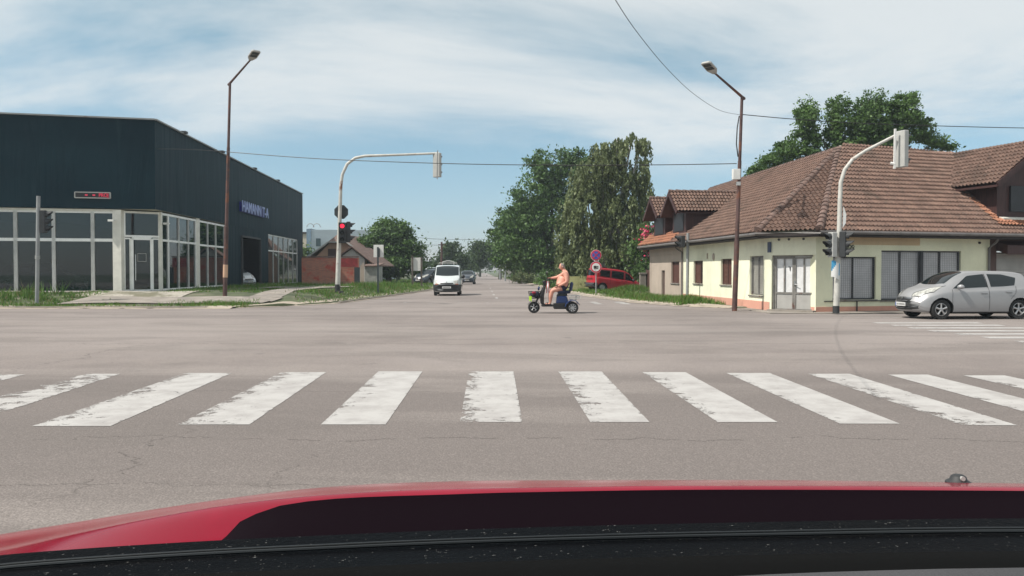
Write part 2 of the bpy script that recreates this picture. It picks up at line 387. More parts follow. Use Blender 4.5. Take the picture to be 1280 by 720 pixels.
M['ridge'] = mat('mortared_ridge', (.42, .22, .16), .9, var=.35, scale=3, dirt=(.5, .47, .42), dscale=1.5, dlo=.5, dhi=.58)
M['hip'] = mat('hip_tiles', (.155, .10, .083), .9, var=.3, scale=4, dirt=(.08, .06, .05), dscale=5)
M['mortar'] = mat('white_mortar', (.6, .58, .52), .9, var=.2)
M['black'] = mat('black_plastic', (.012, .012, .013), .5)
M['blackm'] = mat('black_plastic_worn', (.03, .032, .034), .6)
M['rubber'] = mat('rubber', (.018, .018, .018), .85)
M['chrome'] = mat('chrome', (.6, .6, .6), .2, metal=1, var=.03)
M['alloy'] = mat('alloy', (.50, .50, .50), .35, metal=.7, var=.05)
M['signred'] = mat('sign_red', (.55, .02, .06), .5, var=.05); M['signblue'] = mat('sign_blue', (.02, .09, .42), .5, var=.05); M['signwhite'] = mat('sign_white', (.72, .72, .70), .5, var=.04)
M['greyback'] = mat('grey_sign_back', (.40, .40, .38), .6, var=.08); M['octback'] = mat('dark_sign_back', (.028, .038, .042), .5)
def emis(name, col, es, base=(.1, .01, .01)):
    q = NT(name); q.P(col=base, emis=col, es=es, rough=.4); return q.m
M['redlamp'] = emis('lit_red_lamp', (1, .02, .05), 2.2); M['led'] = emis('led_red', (1, .05, .12), .5); M['offlamp'] = mat('unlit_lamp', (.02, .022, .02), .25)
def carpaint(name, col, metal=.0, rough=.35, coat=.8, ior=1.5):
    q = NT(name); v = q.tc.outputs['Object']
    d = q.ramp(q.noise(v, 2.2, 6, .65), .45, .8)
    q.P(col=q.mix(q.math('MULTIPLY', d, .3), col, tuple(x*.7+.05 for x in col)), rough=rough, metal=metal, coat=coat, crough=.08, ior=ior); return q.m
M['silver'] = carpaint('silver_car_paint', (.34, .34, .345), .35, .45, coat=.25); M['carred'] = carpaint('red_car_paint', (.42, .012, .025), 0, .4)
M['white_car'] = carpaint('pale_van_paint', (.58, .62, .62), .1, .4); M['darkcar'] = carpaint('dark_car_paint', (.02, .03, .045)); M['blackcar'] = carpaint('black_car_paint', (.012, .013, .016))
M['offwhite_car'] = carpaint('white_car_paint', (.62, .66, .68))
M['carglass'] = glass_mat('car_glass', (.008, .014, .016), .12); M['lens'] = mat('headlight_lens', (.40, .40, .37), .3, var=.35, scale=14, spec=.35)
M['lens_orange'] = mat('indicator_lens', (.55, .16, .08), .25); M['lens_red'] = mat('tail_lens', (.35, .01, .015), .2)
M['plate'] = mat('number_plate', (.66, .66, .64), .5, var=.03)
M['liner'] = mat('arch_liner', (.008, .008, .008), .9)

# ------------------------------------------------------------------ ground
EL = ([31.5, 33.5, 36.6, 51.7, 57.7, 107, 200, 500], [-11.5, -9.4, -8.0, -6.7, -6.3, -5.6, -11, -24])
ER = ([31.2, 33, 36.6, 45.5, 75, 115, 200, 500], [9.2, 7.4, 5.9, 4.6, 2.6, .4, -4.5, -16])
def eL(y): return pl(*EL, y)
def eR(y): return pl(*ER, y)
def hL(x, y):
    d = eL(y) - x
    f = smooth((y-31.6)/6.5) * (1 - .75*smooth((y-48)/34))
    g = smooth((d+.1)/2.0) if y > 34 else 1
    return .05 + .42*f*g + .02*math.sin(x*1.3+y*.7)*min(1, max(0, d))
def hR(x, y):
    d = x - eR(y)
    b = .05 + .02*math.sin(x*1.9+y*.9)*min(1, max(0, d))
    b += .42*math.exp(-((x-7.2)/1.5)**2 - ((y-47.6)/1.7)**2)
    b += .12*math.exp(-((x-8.0)/.7)**2 - ((y-35.3)/2.2)**2)
    return b
def grid(name, us, vs, fn, m, parent=None, uv=None, smoothf=True):
    P = [[Vector(fn(u, v)) for v in vs] for u in us]; nv = len(vs)
    me = bpy.data.meshes.new(name); V = [tuple(p) for row in P for p in row]
    F = [(i*nv+j, (i+1)*nv+j, (i+1)*nv+j+1, i*nv+j+1) for i in range(len(us)-1) for j in range(nv-1)]
    me.from_pydata(V, [], F); me.materials.append(m)
    if uv:
        L = me.uv_layers.new(name='UVMap'); us_ = [uv(u, v) for u in us for v in vs]
        for lp in me.loops: L.data[lp.index].uv = us_[lp.vertex_index]
    bm = bmesh.new(); bm.from_mesh(me); bmesh.ops.recalc_face_normals(bm, faces=bm.faces)
    if sum(f.normal.z for f in bm.faces) < 0: bmesh.ops.reverse_faces(bm, faces=bm.faces)
    bm.to_mesh(me); bm.free()
    if smoothf: me.polygons.foreach_set('use_smooth', [True]*len(me.polygons))
    o = bpy.data.objects.new(name, me); C.objects.link(o)
    if parent: o.parent = parent
    return o
g = MB(); g.add([(-1500, -200, -.03), (1500, -200, -.03), (1500, 3000, -.03), (-1500, 3000, -.03)], [(0, 1, 2, 3)])
struct(g.build('ground', M['soil']))
ys = [31.5, 33, 35, 38, 42, 47, 52, 58, 66, 75, 90, 107, 130, 160, 200, 260, 350, 500]
g = MB(); g.add([(-90, -25, 0), (90, -25, 0), (90, 31.5, 0), (-90, 31.5, 0)], [(0, 1, 2, 3)])
struct(g.build('road', M['asphalt']))
o = grid('road', ys, [0, .5, 1], lambda y, t: (lerp(eL(y)-.3, eR(y)+.3, t), y, 0), M['asphalt']); struct(o)
Yv = [31.5, 31.52] + list(np.arange(32, 60, .7)) + [62, 66, 72, 80, 90, 110, 150, 200, 300, 500]
Xt = [0, .03] + list(np.arange(.4, 20, .8)) + [24, 30, 40, 70]
def vl(y, t):
    x = eL(y) - t
    z = hL(x, y)
    if t == 0 or y == 31.5: z = -.01
    return (x, y, z)
struct(grid('verge', Yv, Xt, vl, M['soil']))
def vr(y, t):
    x = eR(y) + t; z = hR(x, y)
    if t == 0 or y == 31.5: z = -.01
    return (x, y, z)
struct(grid('verge', Yv, Xt, vr, M['soil']))
def drape(name, quad, h, m, dz=.02, n=14, k=6):
    a, b, c, d = [Vector((p[0], p[1], 0)) for p in quad]
    def fn(u, v):
        p = a.lerp(b, u).lerp(d.lerp(c, u), v); return (p.x, p.y, h(p.x, p.y) + dz)
    return struct(grid(name, [i/n for i in range(n+1)], [j/k for j in range(k+1)], fn, m))
# gravel in front of the showroom, worn paths
drape('pavement', [(-20.0, 35.4), (-14.6, 35.0), (-15.0, 38.8), (-19.2, 38.9)], hL, M['gravel'], .03, 24, 16)
drape('pavement', [(-18.8, 33.0), (-10.4, 33.3), (-10.1, 35.3), (-18.6, 35.3)], hL, M['concrete'], .045, 20, 12)
drape('pavement', [(-10.2, 35.2), (-11.6, 35.2), (-13.6, 60), (-12.0, 60)], hL, M['concrete'], .05, 30, 8)
drape('path', [(-14, 44), (-9.3, 46.5), (-8.6, 49.5), (-14, 47.5)], hL, M['concrete'], .06, 12, 8)
drape('path', [(-40, 37), (-20, 37.6), (-20.2, 39.4), (-40, 38.4)], hL, M['concrete'], .025, 20, 6)
0 and drape('path', [(5.0, 38.2), (7.6, 34), (7.9, 34.6), (5.4, 39.4)], hR, M['concrete'], .03, 10, 4)
g = MB(); g.prism([(8.9, 27.6, 0), (60, 27.6, 0), (60, 34.5, 0), (8.9, 34.5, 0)], (0, 0, .03)); struct(g.build('pavement', M['concrete']))

# kerbs: worn low concrete strips along the verge
g = MB()
for x in np.arange(-40, -12.5, 1.0): g.box((x+.5, 31.45, .03), (.985, .14, .11))
for y in np.arange(36.6, 90, 1.0):
    a = Vector((eL(y)+.07, y, .02)); b = Vector((eL(y+.985)+.07, y+.985, .02)); g.beam(a, b, .13, .10)
struct(g.build('kerb', M['concrete']))
g = MB()
for y in np.arange(33, 90, 1.0):
    a = Vector((eR(y)-.07, y, .01)); b = Vector((eR(y+.985)-.07, y+.985, .01)); g.beam(a, b, .13, .08)
struct(g.build('kerb', M['concrete']))

# sandy, crumbling road edges
q = NT('sandy_edge'); v_ = q.tc.outputs['Object']; uvx = q.n('ShaderNodeSeparateXYZ'); q.l(q.tc.outputs['UV'], uvx.inputs[0])
e_ = q.math('MULTIPLY', q.math('MULTIPLY', uvx.outputs[0], q.math('SUBTRACT', 1, uvx.outputs[0])), 4)
q.P(col=q.mix(q.noise(v_, 3, 5), (.30, .25, .20), (.44, .38, .31)), rough=.95, alpha=q.ramp(q.math('ADD', q.noise(v_, 1.6, 7, .7), q.math('MULTIPLY', e_, .45)), .68, .80)); q.bump(q.noise(v_, 30, 4), .5, .01); M['sand'] = q.m
def edge(ys_, f0, f1, h): 
    n = len(ys_); struct(grid('verge_edge', ys_, [i/5 for i in range(6)], lambda y, t: (lerp(f0(y), f1(y), t), y, max(.008, h(lerp(f0(y), f1(y), t), y)+.012)), M['sand'], uv=lambda u, v: (v, u)))
yy_ = list(np.arange(31.6, 90, .8))
edge(yy_, lambda y: eR(y)-.55, lambda y: eR(y)+1.0, lambda x, y: hR(x, y) if x > eR(y) else 0)
edge(yy_, lambda y: eL(y)+.5, lambda y: eL(y)-.7, lambda x, y: hL(x, y) if x < eL(y) else 0)
struct(grid('verge_edge', [-44+i*1.0 for i in range(34)], [i/5 for i in range(6)], lambda x, t: (x, 30.9+t*1.5, max(.008, hL(x, 30.9+t*1.5)+.012) if t > .35 else .009), M['sand'], uv=lambda u, v: (v, u)))

# zebra stripes
def stripe(p, m, z=.004):
    me = bpy.data.meshes.new('crosswalk_stripe'); me.from_pydata([(q[0], q[1], z) for q in p], [], [(0, 1, 2, 3)]); me.materials.append(m)
    L = me.uv_layers.new(name='UVMap')
    for i, q in enumerate([(0, 0), (1, 0), (1, 1), (0, 1)]): L.data[i].uv = q
    o = bpy.data.objects.new('crosswalk_stripe', me); C.objects.link(o); return struct(o)
bars = [((1206, 1258), (1352, 1425), 470, 531, 0), ((1112, 1164), (1200, 1272), 467, 529, 0), ((1012, 1070), (1050, 1125), 465.5, 527.5, 0)]
near = {0: (575, 653), 1: (738, 812), 2: (897, 972), 3: (1050, 1125), 4: (1203, 1272), 5: (1350, 1420), 6: (1500, 1570), -1: (401, 482), -2: (222, 312), -3: (40, 138), -4: (-150, -55), -5: (-330, -240)}
far = {0: (586, 642), 1: (698, 752), 2: (803, 857), 3: (908, 962), 4: (1010, 1062), 5: (1110, 1160), 6: (1204, 1256), -1: (473, 528), -2: (352, 408), -3: (232, 290), -4: (105, 152), -5: (-15, 32)}
for k in near:
    yn = 528 + (3 if k < 0 else 0) + max(0, abs(k)-2)*2.0; yf = 464.5 + max(0, abs(k)-1)*1.0
    q = [gnd(near[k][0], yn), gnd(near[k][1], yn), gnd(far[k][1], yf), gnd(far[k][0], yf)]
    stripe(q, M['paint_worn'] if k in (-4, -5) else M['paint_mid'] if k == 4 else M['paint_mid' if k in (-3, -2, 1, 0) else 'paint'])
for i in range(9):                       # crossing of the right arm
    y = 22.8 - i*1.0; x0 = 10.35 + max(0, i-3)*.09; stripe([(x0, y-.23), (x0+3.0, y-.23), (x0+3.05, y+.23), (x0+.03, y+.23)], M['paint'])
stripe([(10.6, 25.3), (14.5, 25.5), (14.5, 25.75), (10.6, 25.6)], M['paint_worn'])
for i, x in enumerate(np.arange(-5.2, 6.6, 1.25)):   # crossing of the far arm, faint on the left
    stripe([(x, 35.4), (x+.5, 35.4), (x+.45, 38.2), (x-.05, 38.2)], M['paint_faint'] if i < 6 else M['paint_worn'])
for y, x in ((42, -.9), (48, -1.2), (56, -1.5), (66, -1.9), (80, -2.4)):
    stripe([(x, y), (x+.16, y), (x+.1, y+2.6), (x-.06, y+2.6)], M['paint_worn'])
0 and stripe([(-2.2, 39.3), (2.6, 39.3), (2.6, 39.75), (-2.2, 39.75)], M['paint_faint'])

# ------------------------------------------------------------------ grass
def blades(name, pts, hs, ws, mats, label=None, parent=None):
    n = len(pts); pts = np.array(pts); a = rng.uniform(0, 2*math.pi, n); h = np.array(hs)*rng.uniform(.5, 1.3, n); wd = np.array(ws)
    dx = np.cos(a)*wd; dy = np.sin(a)*wd; lx = rng.normal(0, .35, n)*h; ly = rng.normal(0, .35, n)*h
    V = np.empty((n, 3, 3)); V[:, 0] = pts - np.c_[dx, dy, np.zeros(n)]; V[:, 1] = pts + np.c_[dx, dy, np.zeros(n)]; V[:, 2] = pts + np.c_[lx, ly, h]
    me = bpy.data.meshes.new(name); me.vertices.add(3*n); me.vertices.foreach_set('co', V.ravel()); me.loops.add(3*n); me.loops.foreach_set('vertex_index', np.arange(3*n)); me.polygons.add(n)
    me.polygons.foreach_set('loop_start', np.arange(0, 3*n, 3))
    for m in mats: me.materials.append(m)
    if len(mats) > 1: me.polygons.foreach_set('material_index', (rng.random(n) < .15).astype(int))
    me.update(calc_edges=True); o = bpy.data.objects.new(name, me); C.objects.link(o)
    if parent is not None: o.parent = parent
    else: o['kind'] = 'stuff'
    return o
def patch_noise(x, y): return math.sin(x*1.7+y*.6)+math.sin(x*.7-y*1.3+1)+math.sin(x*3.1+y*2.7+2)*.6
def scatter(n, xr, yr, h, ok, hh=.10, ww=.022):
    P = []; Hs = []
    while len(P) < n:
        x = random.uniform(*xr); y = random.uniform(*yr); t = ok(x, y)
        if t <= 0 or random.random() > t: continue
        P.append((x, y, h(x, y)-.01)); Hs.append(hh*(.5+t))
    return P, Hs
def okL(x, y):
    d = eL(y) - x
    if d < .1 or y < 31.7: return 0
    if y < 37.3 and x < -18.6 : return .55 + .5*(patch_noise(x, y) > -.6)
    if y < 37 and x > -19: return (.9 if patch_noise(x*1.3, y*1.3) > 1.0 else 0) * (y < 34.2 or x > -11)
    if x > -10.6 - (y-36)*.02 and d < 2.2 and y > 36: return 1
    if y > 47 and x > -13 and d < 8: return .8
    if x < -12 and y > 37.5 and y < 62 and x > -17.5-(y-40)*.07: return .6 if patch_noise(x*1.1, y*.8) > -.5 else .1
    if y > 50: return .6
    return .04
P1, H1 = scatter(30000, (-34, -6), (31.7, 64), hL, okL); P2, H2 = scatter(9000, (-30, -5.5), (60, 110), hL, lambda x, y: 1 if eL(y)-x > .2 else 0, .16)
def tuft(P, Hs, x, y, h, n, sprd, hh):
    for _ in range(n):
        xx = x+random.gauss(0, sprd); yy = y+random.gauss(0, sprd*.8); P.append((xx, yy, h(xx, yy)-.01)); Hs.append(hh)
for x in np.arange(-24, -19.2, .35): tuft(P1, H1, x, random.uniform(34, 36.5), hL, 45, .18, random.uniform(.2, .5))
for x, y in ((-21.5, 36.8), (-20.9, 36.9), (-22.3, 36.9)): tuft(P1, H1, x, y, hL, 22, .15, .6)
for i in range(34): tuft(P1, H1, random.uniform(-13.4, -10.9), random.uniform(32.0, 33.4), hL, 34, .28, .13)
for i in range(26): tuft(P1, H1, random.uniform(-20, -14.5), random.uniform(31.9, 32.9), hL, 26, .25, .10)
for i in range(40): tuft(P1, H1, random.uniform(-17, -15), random.uniform(41, 62), hL, 25, .25, .25)
for i in range(26): y = random.uniform(47, 58); tuft(P1, H1, eL(y)-random.uniform(.5, 3.5), y, hL, 40, .3, .35)
tuft(P1, H1, -9.2, 38.5, hL, 200, .6, .16)
blades('grass', P1+P2, H1+H2, [.022]*len(P1) + [.045]*len(P2), [M['grass'], M['dry']])
P3, H3 = scatter(17000, (1.5, 10.5), (33, 62), hR, lambda x, y: (0 if x-eR(y) < .15 or (y < 47.5 and x > 9.2-.0886*(y-29.4)) else (1 if x-eR(y) > .9 else .35)), .15)
P4, H4 = scatter(8000, (-10, 9), (60, 150), hR, lambda x, y: 1 if x-eR(y) > .3 else 0, .2)
for i in range(26): tuft(P3, H3, random.uniform(7.2, 8.2), random.uniform(33.3, 37.5), hR, 45, .22, .28)
for i in range(20): tuft(P3, H3, random.uniform(6.0, 8.0), random.uniform(46.3, 48.8), hR, 40, .25, .25)
blades('grass', P3+P4, H3+H4, [.022]*len(P3) + [.05]*len(P4), [M['grass'], M['dry']])

# ------------------------------------------------------------------ trees
def leaves_mesh(name, cen, size, m, parent, aspect=.5, droop=0):
    n = len(cen); c = np.array(cen); sz = np.array(size)[:, None]
    d = rng.normal(size=(n, 3)); d /= np.linalg.norm(d, axis=1)[:, None]
    if droop: d[:, 2] = -abs(d[:, 2]) - droop; d /= np.linalg.norm(d, axis=1)[:, None]
    e = rng.normal(size=(n, 3)); e -= d*(e*d).sum(1)[:, None]; e /= np.linalg.norm(e, axis=1)[:, None]
    V = np.empty((n, 4, 3)); V[:, 0] = c - d*sz; V[:, 1] = c + e*sz*aspect; V[:, 2] = c + d*sz; V[:, 3] = c - e*sz*aspect
    V[:, 1] += np.cross(d, e)*sz*.18
    me = bpy.data.meshes.new(name); me.vertices.add(4*n); me.vertices.foreach_set('co', V.ravel()); me.loops.add(4*n); me.loops.foreach_set('vertex_index', np.arange(4*n)); me.polygons.add(n)
    me.polygons.foreach_set('loop_start', np.arange(0, 4*n, 4)); me.materials.append(m); me.update(calc_edges=True)
    o = bpy.data.objects.new(name, me); C.objects.link(o); o.parent = parent; return o
M['bark'] = mat('bark', (.10, .085, .07), .9, var=.4, scale=6, bump=.8, bscale=12, stretch=(1, 1, .3)); M['birchbark'] = mat('birch_bark', (.4, .38, .34), .8, var=.3, scale=5, dirt=(.05, .045, .04), dscale=4)
M['leaf_dark'] = leaf_mat('leaf_dark', (.036, .080, .026), (.14, .235, .065)); M['leaf_mid'] = leaf_mat('leaf_mid', (.032, .075, .018), (.12, .21, .05)); M['leaf_birch'] = leaf_mat('leaf_birch', (.07, .10, .04), (.23, .27, .12)); M['leaf_far'] = leaf_mat('leaf_far', (.03, .058, .022), (.09, .14, .05))
def tree(name, label, base, lobes, nclump, nper, lsize, m, bark=None, cat='tree', trunk_r=.2, spread=.38, weep=0, group=None, aspect=.5, trunk_h=None, parts=True, clump=.80):
    """lobes: (dx,dy,z,rx,ry,rz) ellipsoids around the base"""
    bx, by, bz = base; t = thing(name, label, cat, base, group=group)
    zmin = min(l[2]-l[5] for l in lobes); ztop = max(l[2] for l in lobes)
    if parts:
        b = MB(); th = trunk_h or max(zmin+.8, 1.0)
        b.tube([(0, 0, -.1), (.05, 0, th*.5), (-.05, .05, th), (0, 0, ztop*.8)], [trunk_r*1.25, trunk_r, trunk_r*.8, trunk_r*.25], 9)
        for l in lobes:
            s0 = Vector((0, 0, min(th, l[2]*.7))); e = Vector(l[:3]); mid = s0.lerp(e, .5) + Vector((0, 0, -.15*l[5]))
            b.tube([s0, mid, e, e+Vector((random.uniform(-.3, .3)*l[3], random.uniform(-.3, .3)*l[4], .7*l[5]))], [trunk_r*.55, trunk_r*.4, trunk_r*.22, .02], 6)
        b.build('trunk', bark or M['bark'], t, sm=True)
    vol = np.array([l[3]*l[4]*l[5] for l in lobes])**.67; pr = vol/vol.sum(); cen = []; sz = []
    subs = []
    for l in lobes:
        ar = (l[3]*l[4]*l[5])**(2/3)
        q_ = []
        for _ in range(int(max(5, min(46, ar*5.0)))):
            d = rng.normal(size=3); d /= np.linalg.norm(d); q_.append(np.array(l[:3]) + d*rng.uniform(.62, 1.0)*np.array(l[3:]))
        subs.append(q_)
    for _ in range(nclump):
        li = rng.choice(len(lobes), p=pr); l = lobes[li]
        if not weep and rng.random() < clump:
            sc_c = subs[li][rng.integers(len(subs[li]))]; rs_ = .27*(l[3]*l[4]*l[5])**(1/3)*np.array([1.1, 1.1, .72])
            d = rng.normal(size=3); d /= np.linalg.norm(d); d[2] = abs(d[2])*.9 + d[2]*.1 if rng.random() < .7 else d[2]
            c = sc_c + d*rng.uniform(.55, 1.0)*rs_
            cen.append(c + rng.normal(0, spread*.55*rng.uniform(.5, 1.2), (nper, 3))*np.array([1, 1, .6])); sz.append(rng.uniform(.5, 1.3, nper)*lsize)
            continue
        d = rng.normal(size=3); d /= np.linalg.norm(d); r = rng.uniform(.25, 1)**.45
        r *= 1 + .16*math.sin(d[0]*5+d[1]*3+l[0])+.12*math.sin(d[2]*7+l[1]*2)
        c = np.array(l[:3]) + d*r*np.array(l[3:])
        if weep:
            L = rng.uniform(.4, 1)*weep*(.5+abs(d[0])); q = np.linspace(0, 1, nper)
            pts = c + np.c_[rng.normal(0, .06, nper) + q*d[0]*.15, rng.normal(0, .06, nper), -q*L]
            cen.append(pts); sz.append(rng.uniform(.6, 1.3, nper)*lsize)
        else:
            s = spread*rng.uniform(.5, 1.3)
            cen.append(c + rng.normal(0, s, (nper, 3))*np.array([1, 1, .75])); sz.append(rng.uniform(.5, 1.35, nper)*lsize)
    cen = np.concatenate(cen); sz = np.concatenate(sz); ok = cen[:, 2] > .05
    leaves_mesh('crown', cen[ok], sz[ok], m, t, aspect, droop=.8 if weep else 0)
    return t
def tr_px(name, label, px, pyb, Y, lobes_px, *a, **k):
    """lobes_px: (px,py,rx_px,ry_px[,depth])"""
    b = gnd(px, 360, 0) if False else at(px, pyb, Y); b.z = 0; s = Y/1000; L = []
    for l in lobes_px:
        c = at(l[0], l[1], Y); L.append((c.x-b.x, (l[4] if len(l) > 4 else 0), c.z-b.z, l[2]*s, max(l[2]*s*.8, 1.0), l[3]*s))
    return tree(name, label, tuple(b), L, *a, **k)
# weeping birch
tr_px('birch_tree', 'tall grey-green weeping birch behind the two round signs', 757, 366, 59,
      [(772, 178, 14, 6), (752, 186, 12, 9), (790, 172, 8, 5), (766, 203, 24, 20), (740, 222, 24, 30), (780, 230, 24, 36), (736, 262, 34, 38), (776, 285, 32, 42), (716, 296, 22, 40), (756, 322, 46, 34), (804, 215, 9, 26), (802, 178, 10, 6), (808, 240, 7, 18), (712, 330, 18, 22), (800, 285, 12, 34)],
      2100, 24, .125, M['leaf_birch'], M['birchbark'], trunk_r=.28, weep=1.3, aspect=.5)
tr_px('broadleaf_tree', 'large dark rounded tree left of the weeping birch', 690, 358, 80,
      [(690, 205, 30, 22), (715, 225, 28, 28), (672, 240, 30, 26), (655, 275, 32, 26), (690, 270, 34, 34), (640, 305, 26, 26), (668, 315, 34, 28), (700, 325, 30, 30), (728, 200, 14, 14)],
      1500, 26, .17, M['leaf_dark'], trunk_r=.35, spread=.55)
tr_px('broadleaf_tree', 'bright green roadside tree leaning over the far road', 662, 356, 92,
      [(640, 285, 22, 20), (627, 300, 16, 20), (660, 300, 24, 22), (640, 322, 20, 14)], 800, 22, .19, M['leaf_mid'], trunk_r=.25, spread=.55)
for (px, Y, L, lab) in ((625, 135, [(618, 312, 14, 16), (600, 320, 14, 16), (628, 322, 12, 14)], 'hazy roadside tree at the right of the road end'),
                        (600, 190, [(602, 318, 12, 14), (590, 328, 12, 12), (612, 328, 12, 12)], 'most distant tree straight above the road end'),
                        (568, 125, [(566, 318, 13, 13), (577, 326, 10, 12), (556, 330, 10, 10)], 'small rounded tree above the pale van, beside the utility pole'),
                        (540, 150, [(540, 334, 12, 6), (528, 336, 10, 6), (585, 335, 10, 8)], 'low hazy tree between the billboard and the van')):
    tr_px('roadside_tree', lab, px, 350, Y, L, 420, 16, .26, M['leaf_far'], trunk_r=.25, spread=.7, group='trees along the far road')
for i, (px, Y) in enumerate(((640, 118), (655, 104))):
    tr_px('roadside_tree', ['small grey-green tree low beside the far right kerb', 'small grey-green shrubby tree under the bright green tree'][i], px, 352, Y, [(px, 335, 12, 12), (px+8, 340, 10, 9)], 260, 16, .16, M['leaf_birch'], trunk_r=.12, group='trees along the far road')
tr_px('broadleaf_tree', 'dense round dark tree between the gabled house and the billboard', 485, 352, 82,
      [(488, 300, 26, 24), (470, 312, 22, 22), (508, 315, 20, 24), (490, 330, 32, 18), (478, 290, 14, 12), (520, 328, 8, 18)], 1300, 24, .17, M['leaf_dark'], trunk_r=.3, spread=.5)
tr_px('bush', 'green bush between the showroom end and the brick wall', 383, 352, 84, [(384, 322, 8, 14), (380, 335, 8, 10)], 160, 16, .16, M['leaf_mid'], cat='bush', trunk_r=.08)
tr_px('broadleaf_tree', 'tall clustered tree rising behind the tiled corner house roof', 1063, 330, 50,
      [(1001, 160, 6, 32), (1010, 150, 5, 28), (1016, 165, 6, 34), (1040, 160, 6, 36), (1047, 150, 5, 30), (1055, 158, 6, 36), (1068, 165, 6, 30), (1076, 148, 6, 30), (1084, 150, 6, 34), (1094, 140, 5, 26), (1102, 150, 6, 34), (1118, 140, 5, 22), (1124, 155, 7, 34), (1134, 135, 6, 22), (1139, 124, 4, 10), (1140, 155, 8, 20), (1155, 165, 8, 14), (1170, 178, 9, 9), (1184, 185, 6, 4), (1110, 178, 24, 14), (1060, 188, 20, 14), (1008, 195, 14, 14), (978, 193, 8, 15), (988, 186, 5, 18), (962, 203, 11, 10), (946, 213, 9, 7), (1040, 215, 50, 20)],
      4600, 14, .10, M['leaf_dark'], trunk_r=.12, spread=.17, clump=.5)
tr_px('evergreen_bush', 'tall dark shrub between the birch and the house gable', 806, 365, 56, [(815, 300, 16, 40), (800, 330, 16, 30), (826, 270, 8, 22), (812, 345, 16, 18)], 520, 20, .13, M['leaf_dark'], trunk_r=.12, cat='shrub')
tr_px('shrub', 'low shrubs hiding the fence under the birch', 700, 364, 66, [(690, 350, 16, 12), (712, 348, 16, 13), (735, 345, 18, 12), (780, 345, 22, 14)], 420, 18, .13, M['leaf_dark'], trunk_r=.08, cat='shrub')
tr_px('roadside_shrub', 'pale olive bush at the right kerb far behind the scooter', 652, 355, 90, [(650, 347, 10, 7), (661, 349, 8, 6)], 150, 14, .12, M['leaf_birch'], trunk_r=.06, cat='shrub')
t = tr_px('flowering_shrub', 'pink-red blossoming shrub beside the house gable', 808, 365, 54.5, [(807, 318, 7, 22), (809, 300, 6, 10)], 90, 14, .10, M['leaf_mid'], trunk_r=.06, cat='shrub')
fl = [Vector((random.gauss(0, .28), random.gauss(-.35, .25), 3.6+random.gauss(0, .42))) for _ in range(170)]
M['blossom'] = mat('blossom', (.6, .05, .13), .6)
leaves_mesh('blossoms', fl, [.09]*len(fl), M['blossom'], t, .9)
for (x, Y, h, lab) in ((-62, 150, 9, 'distant tree line behind the showroom'), ):
    pass

# ------------------------------------------------------------------ showroom
CX, CY = -17.8, 40.0
FD = Vector((-6.8, -1.6, 0)).normalized()            # front, running left
SD = Vector((-2.8, 38.7, 0)).normalized()            # side, running away
cor = Vector((CX, CY, 0))
fn_ = Vector((FD.y, -FD.x, 0)); fn_ = fn_ if fn_.y < 0 else -fn_
sn_ = Vector((SD.y, -SD.x, 0)); sn_ = sn_ if sn_.x > 0 else -sn_
GZ = .30
showroom = thing('showroom_building', 'dark blue-grey showroom with tall white-framed windows at the left', 'building', (CX, CY, 0))
def uvgrid_quad(name, a, b, c, d, m, parent, nu=8, nv=4, world=True):
    a, b, c, d = map(Vector, (a, b, c, d)); W = (b-a).length; Hh = (d-a).length; off = parent.matrix_basis.inverted() if parent else Matrix.Identity(4)
    return grid(name, [i/nu for i in range(nu+1)], [j/nv for j in range(nv+1)], lambda u, v: off @ (a.lerp(b, u).lerp(d.lerp(c, u), v)), m, parent, uv=lambda u, v: (u*W, v*Hh))
ZB, ZT = 4.54, 8.98
F0 = cor + FD*26; S1 = cor + SD*38.8
def up(p, z): return Vector((p.x, p.y, z))
uvgrid_quad('facade_cladding', up(F0, ZB), up(cor, ZB), up(cor, ZT), up(F0, ZT), M['facade'], showroom)
uvgrid_quad('facade_cladding', up(cor, ZB), up(S1, ZB), up(S1, ZT), up(cor, ZT), M['facade'], showroom)
b = MB()   # roof and back
BK = S1 + FD*26
b.add([up(cor, ZT-.1), up(S1, ZT-.1), up(BK, ZT-.1), up(F0, ZT-.1)], [(0, 1, 2, 3)])
b.prism([up(S1, 0), up(S1+SD*.2, 0), up(BK+SD*.2, 0), up(BK, 0)], (0, 0, ZT-.05))
b.prism([up(F0, 0), up(BK, 0), up(BK+FD*.2, 0), up(F0+FD*.2, 0)], (0, 0, ZT-.05))
b.build('roof', M['dark'], showroom, world=True)
b = MB(); b.beam(up(F0, ZT+.03)+fn_*.03, up(cor, ZT+.03)+fn_*.03+sn_*.03, .16, .07); b.beam(up(cor, ZT+.034)+sn_*.03, up(S1, ZT+.034)+sn_*.03, .16, .07); b.build('coping', M['greypole'], showroom, world=True)
b = MB()   # soffit under the overhang
dep = 1.3
b.prism([up(F0, ZB+.01)-fn_*.02, up(cor, ZB+.01), up(S1, ZB+.01)-sn_*.02, up(S1, ZB+.01)-sn_*dep, up(cor, ZB+.01)-sn_*1.4+SD*1.4, up(F0, ZB+.01)-fn_*dep], (0, 0, .08)); b.build('soffit', M['cream_trim'], showroom, world=True)
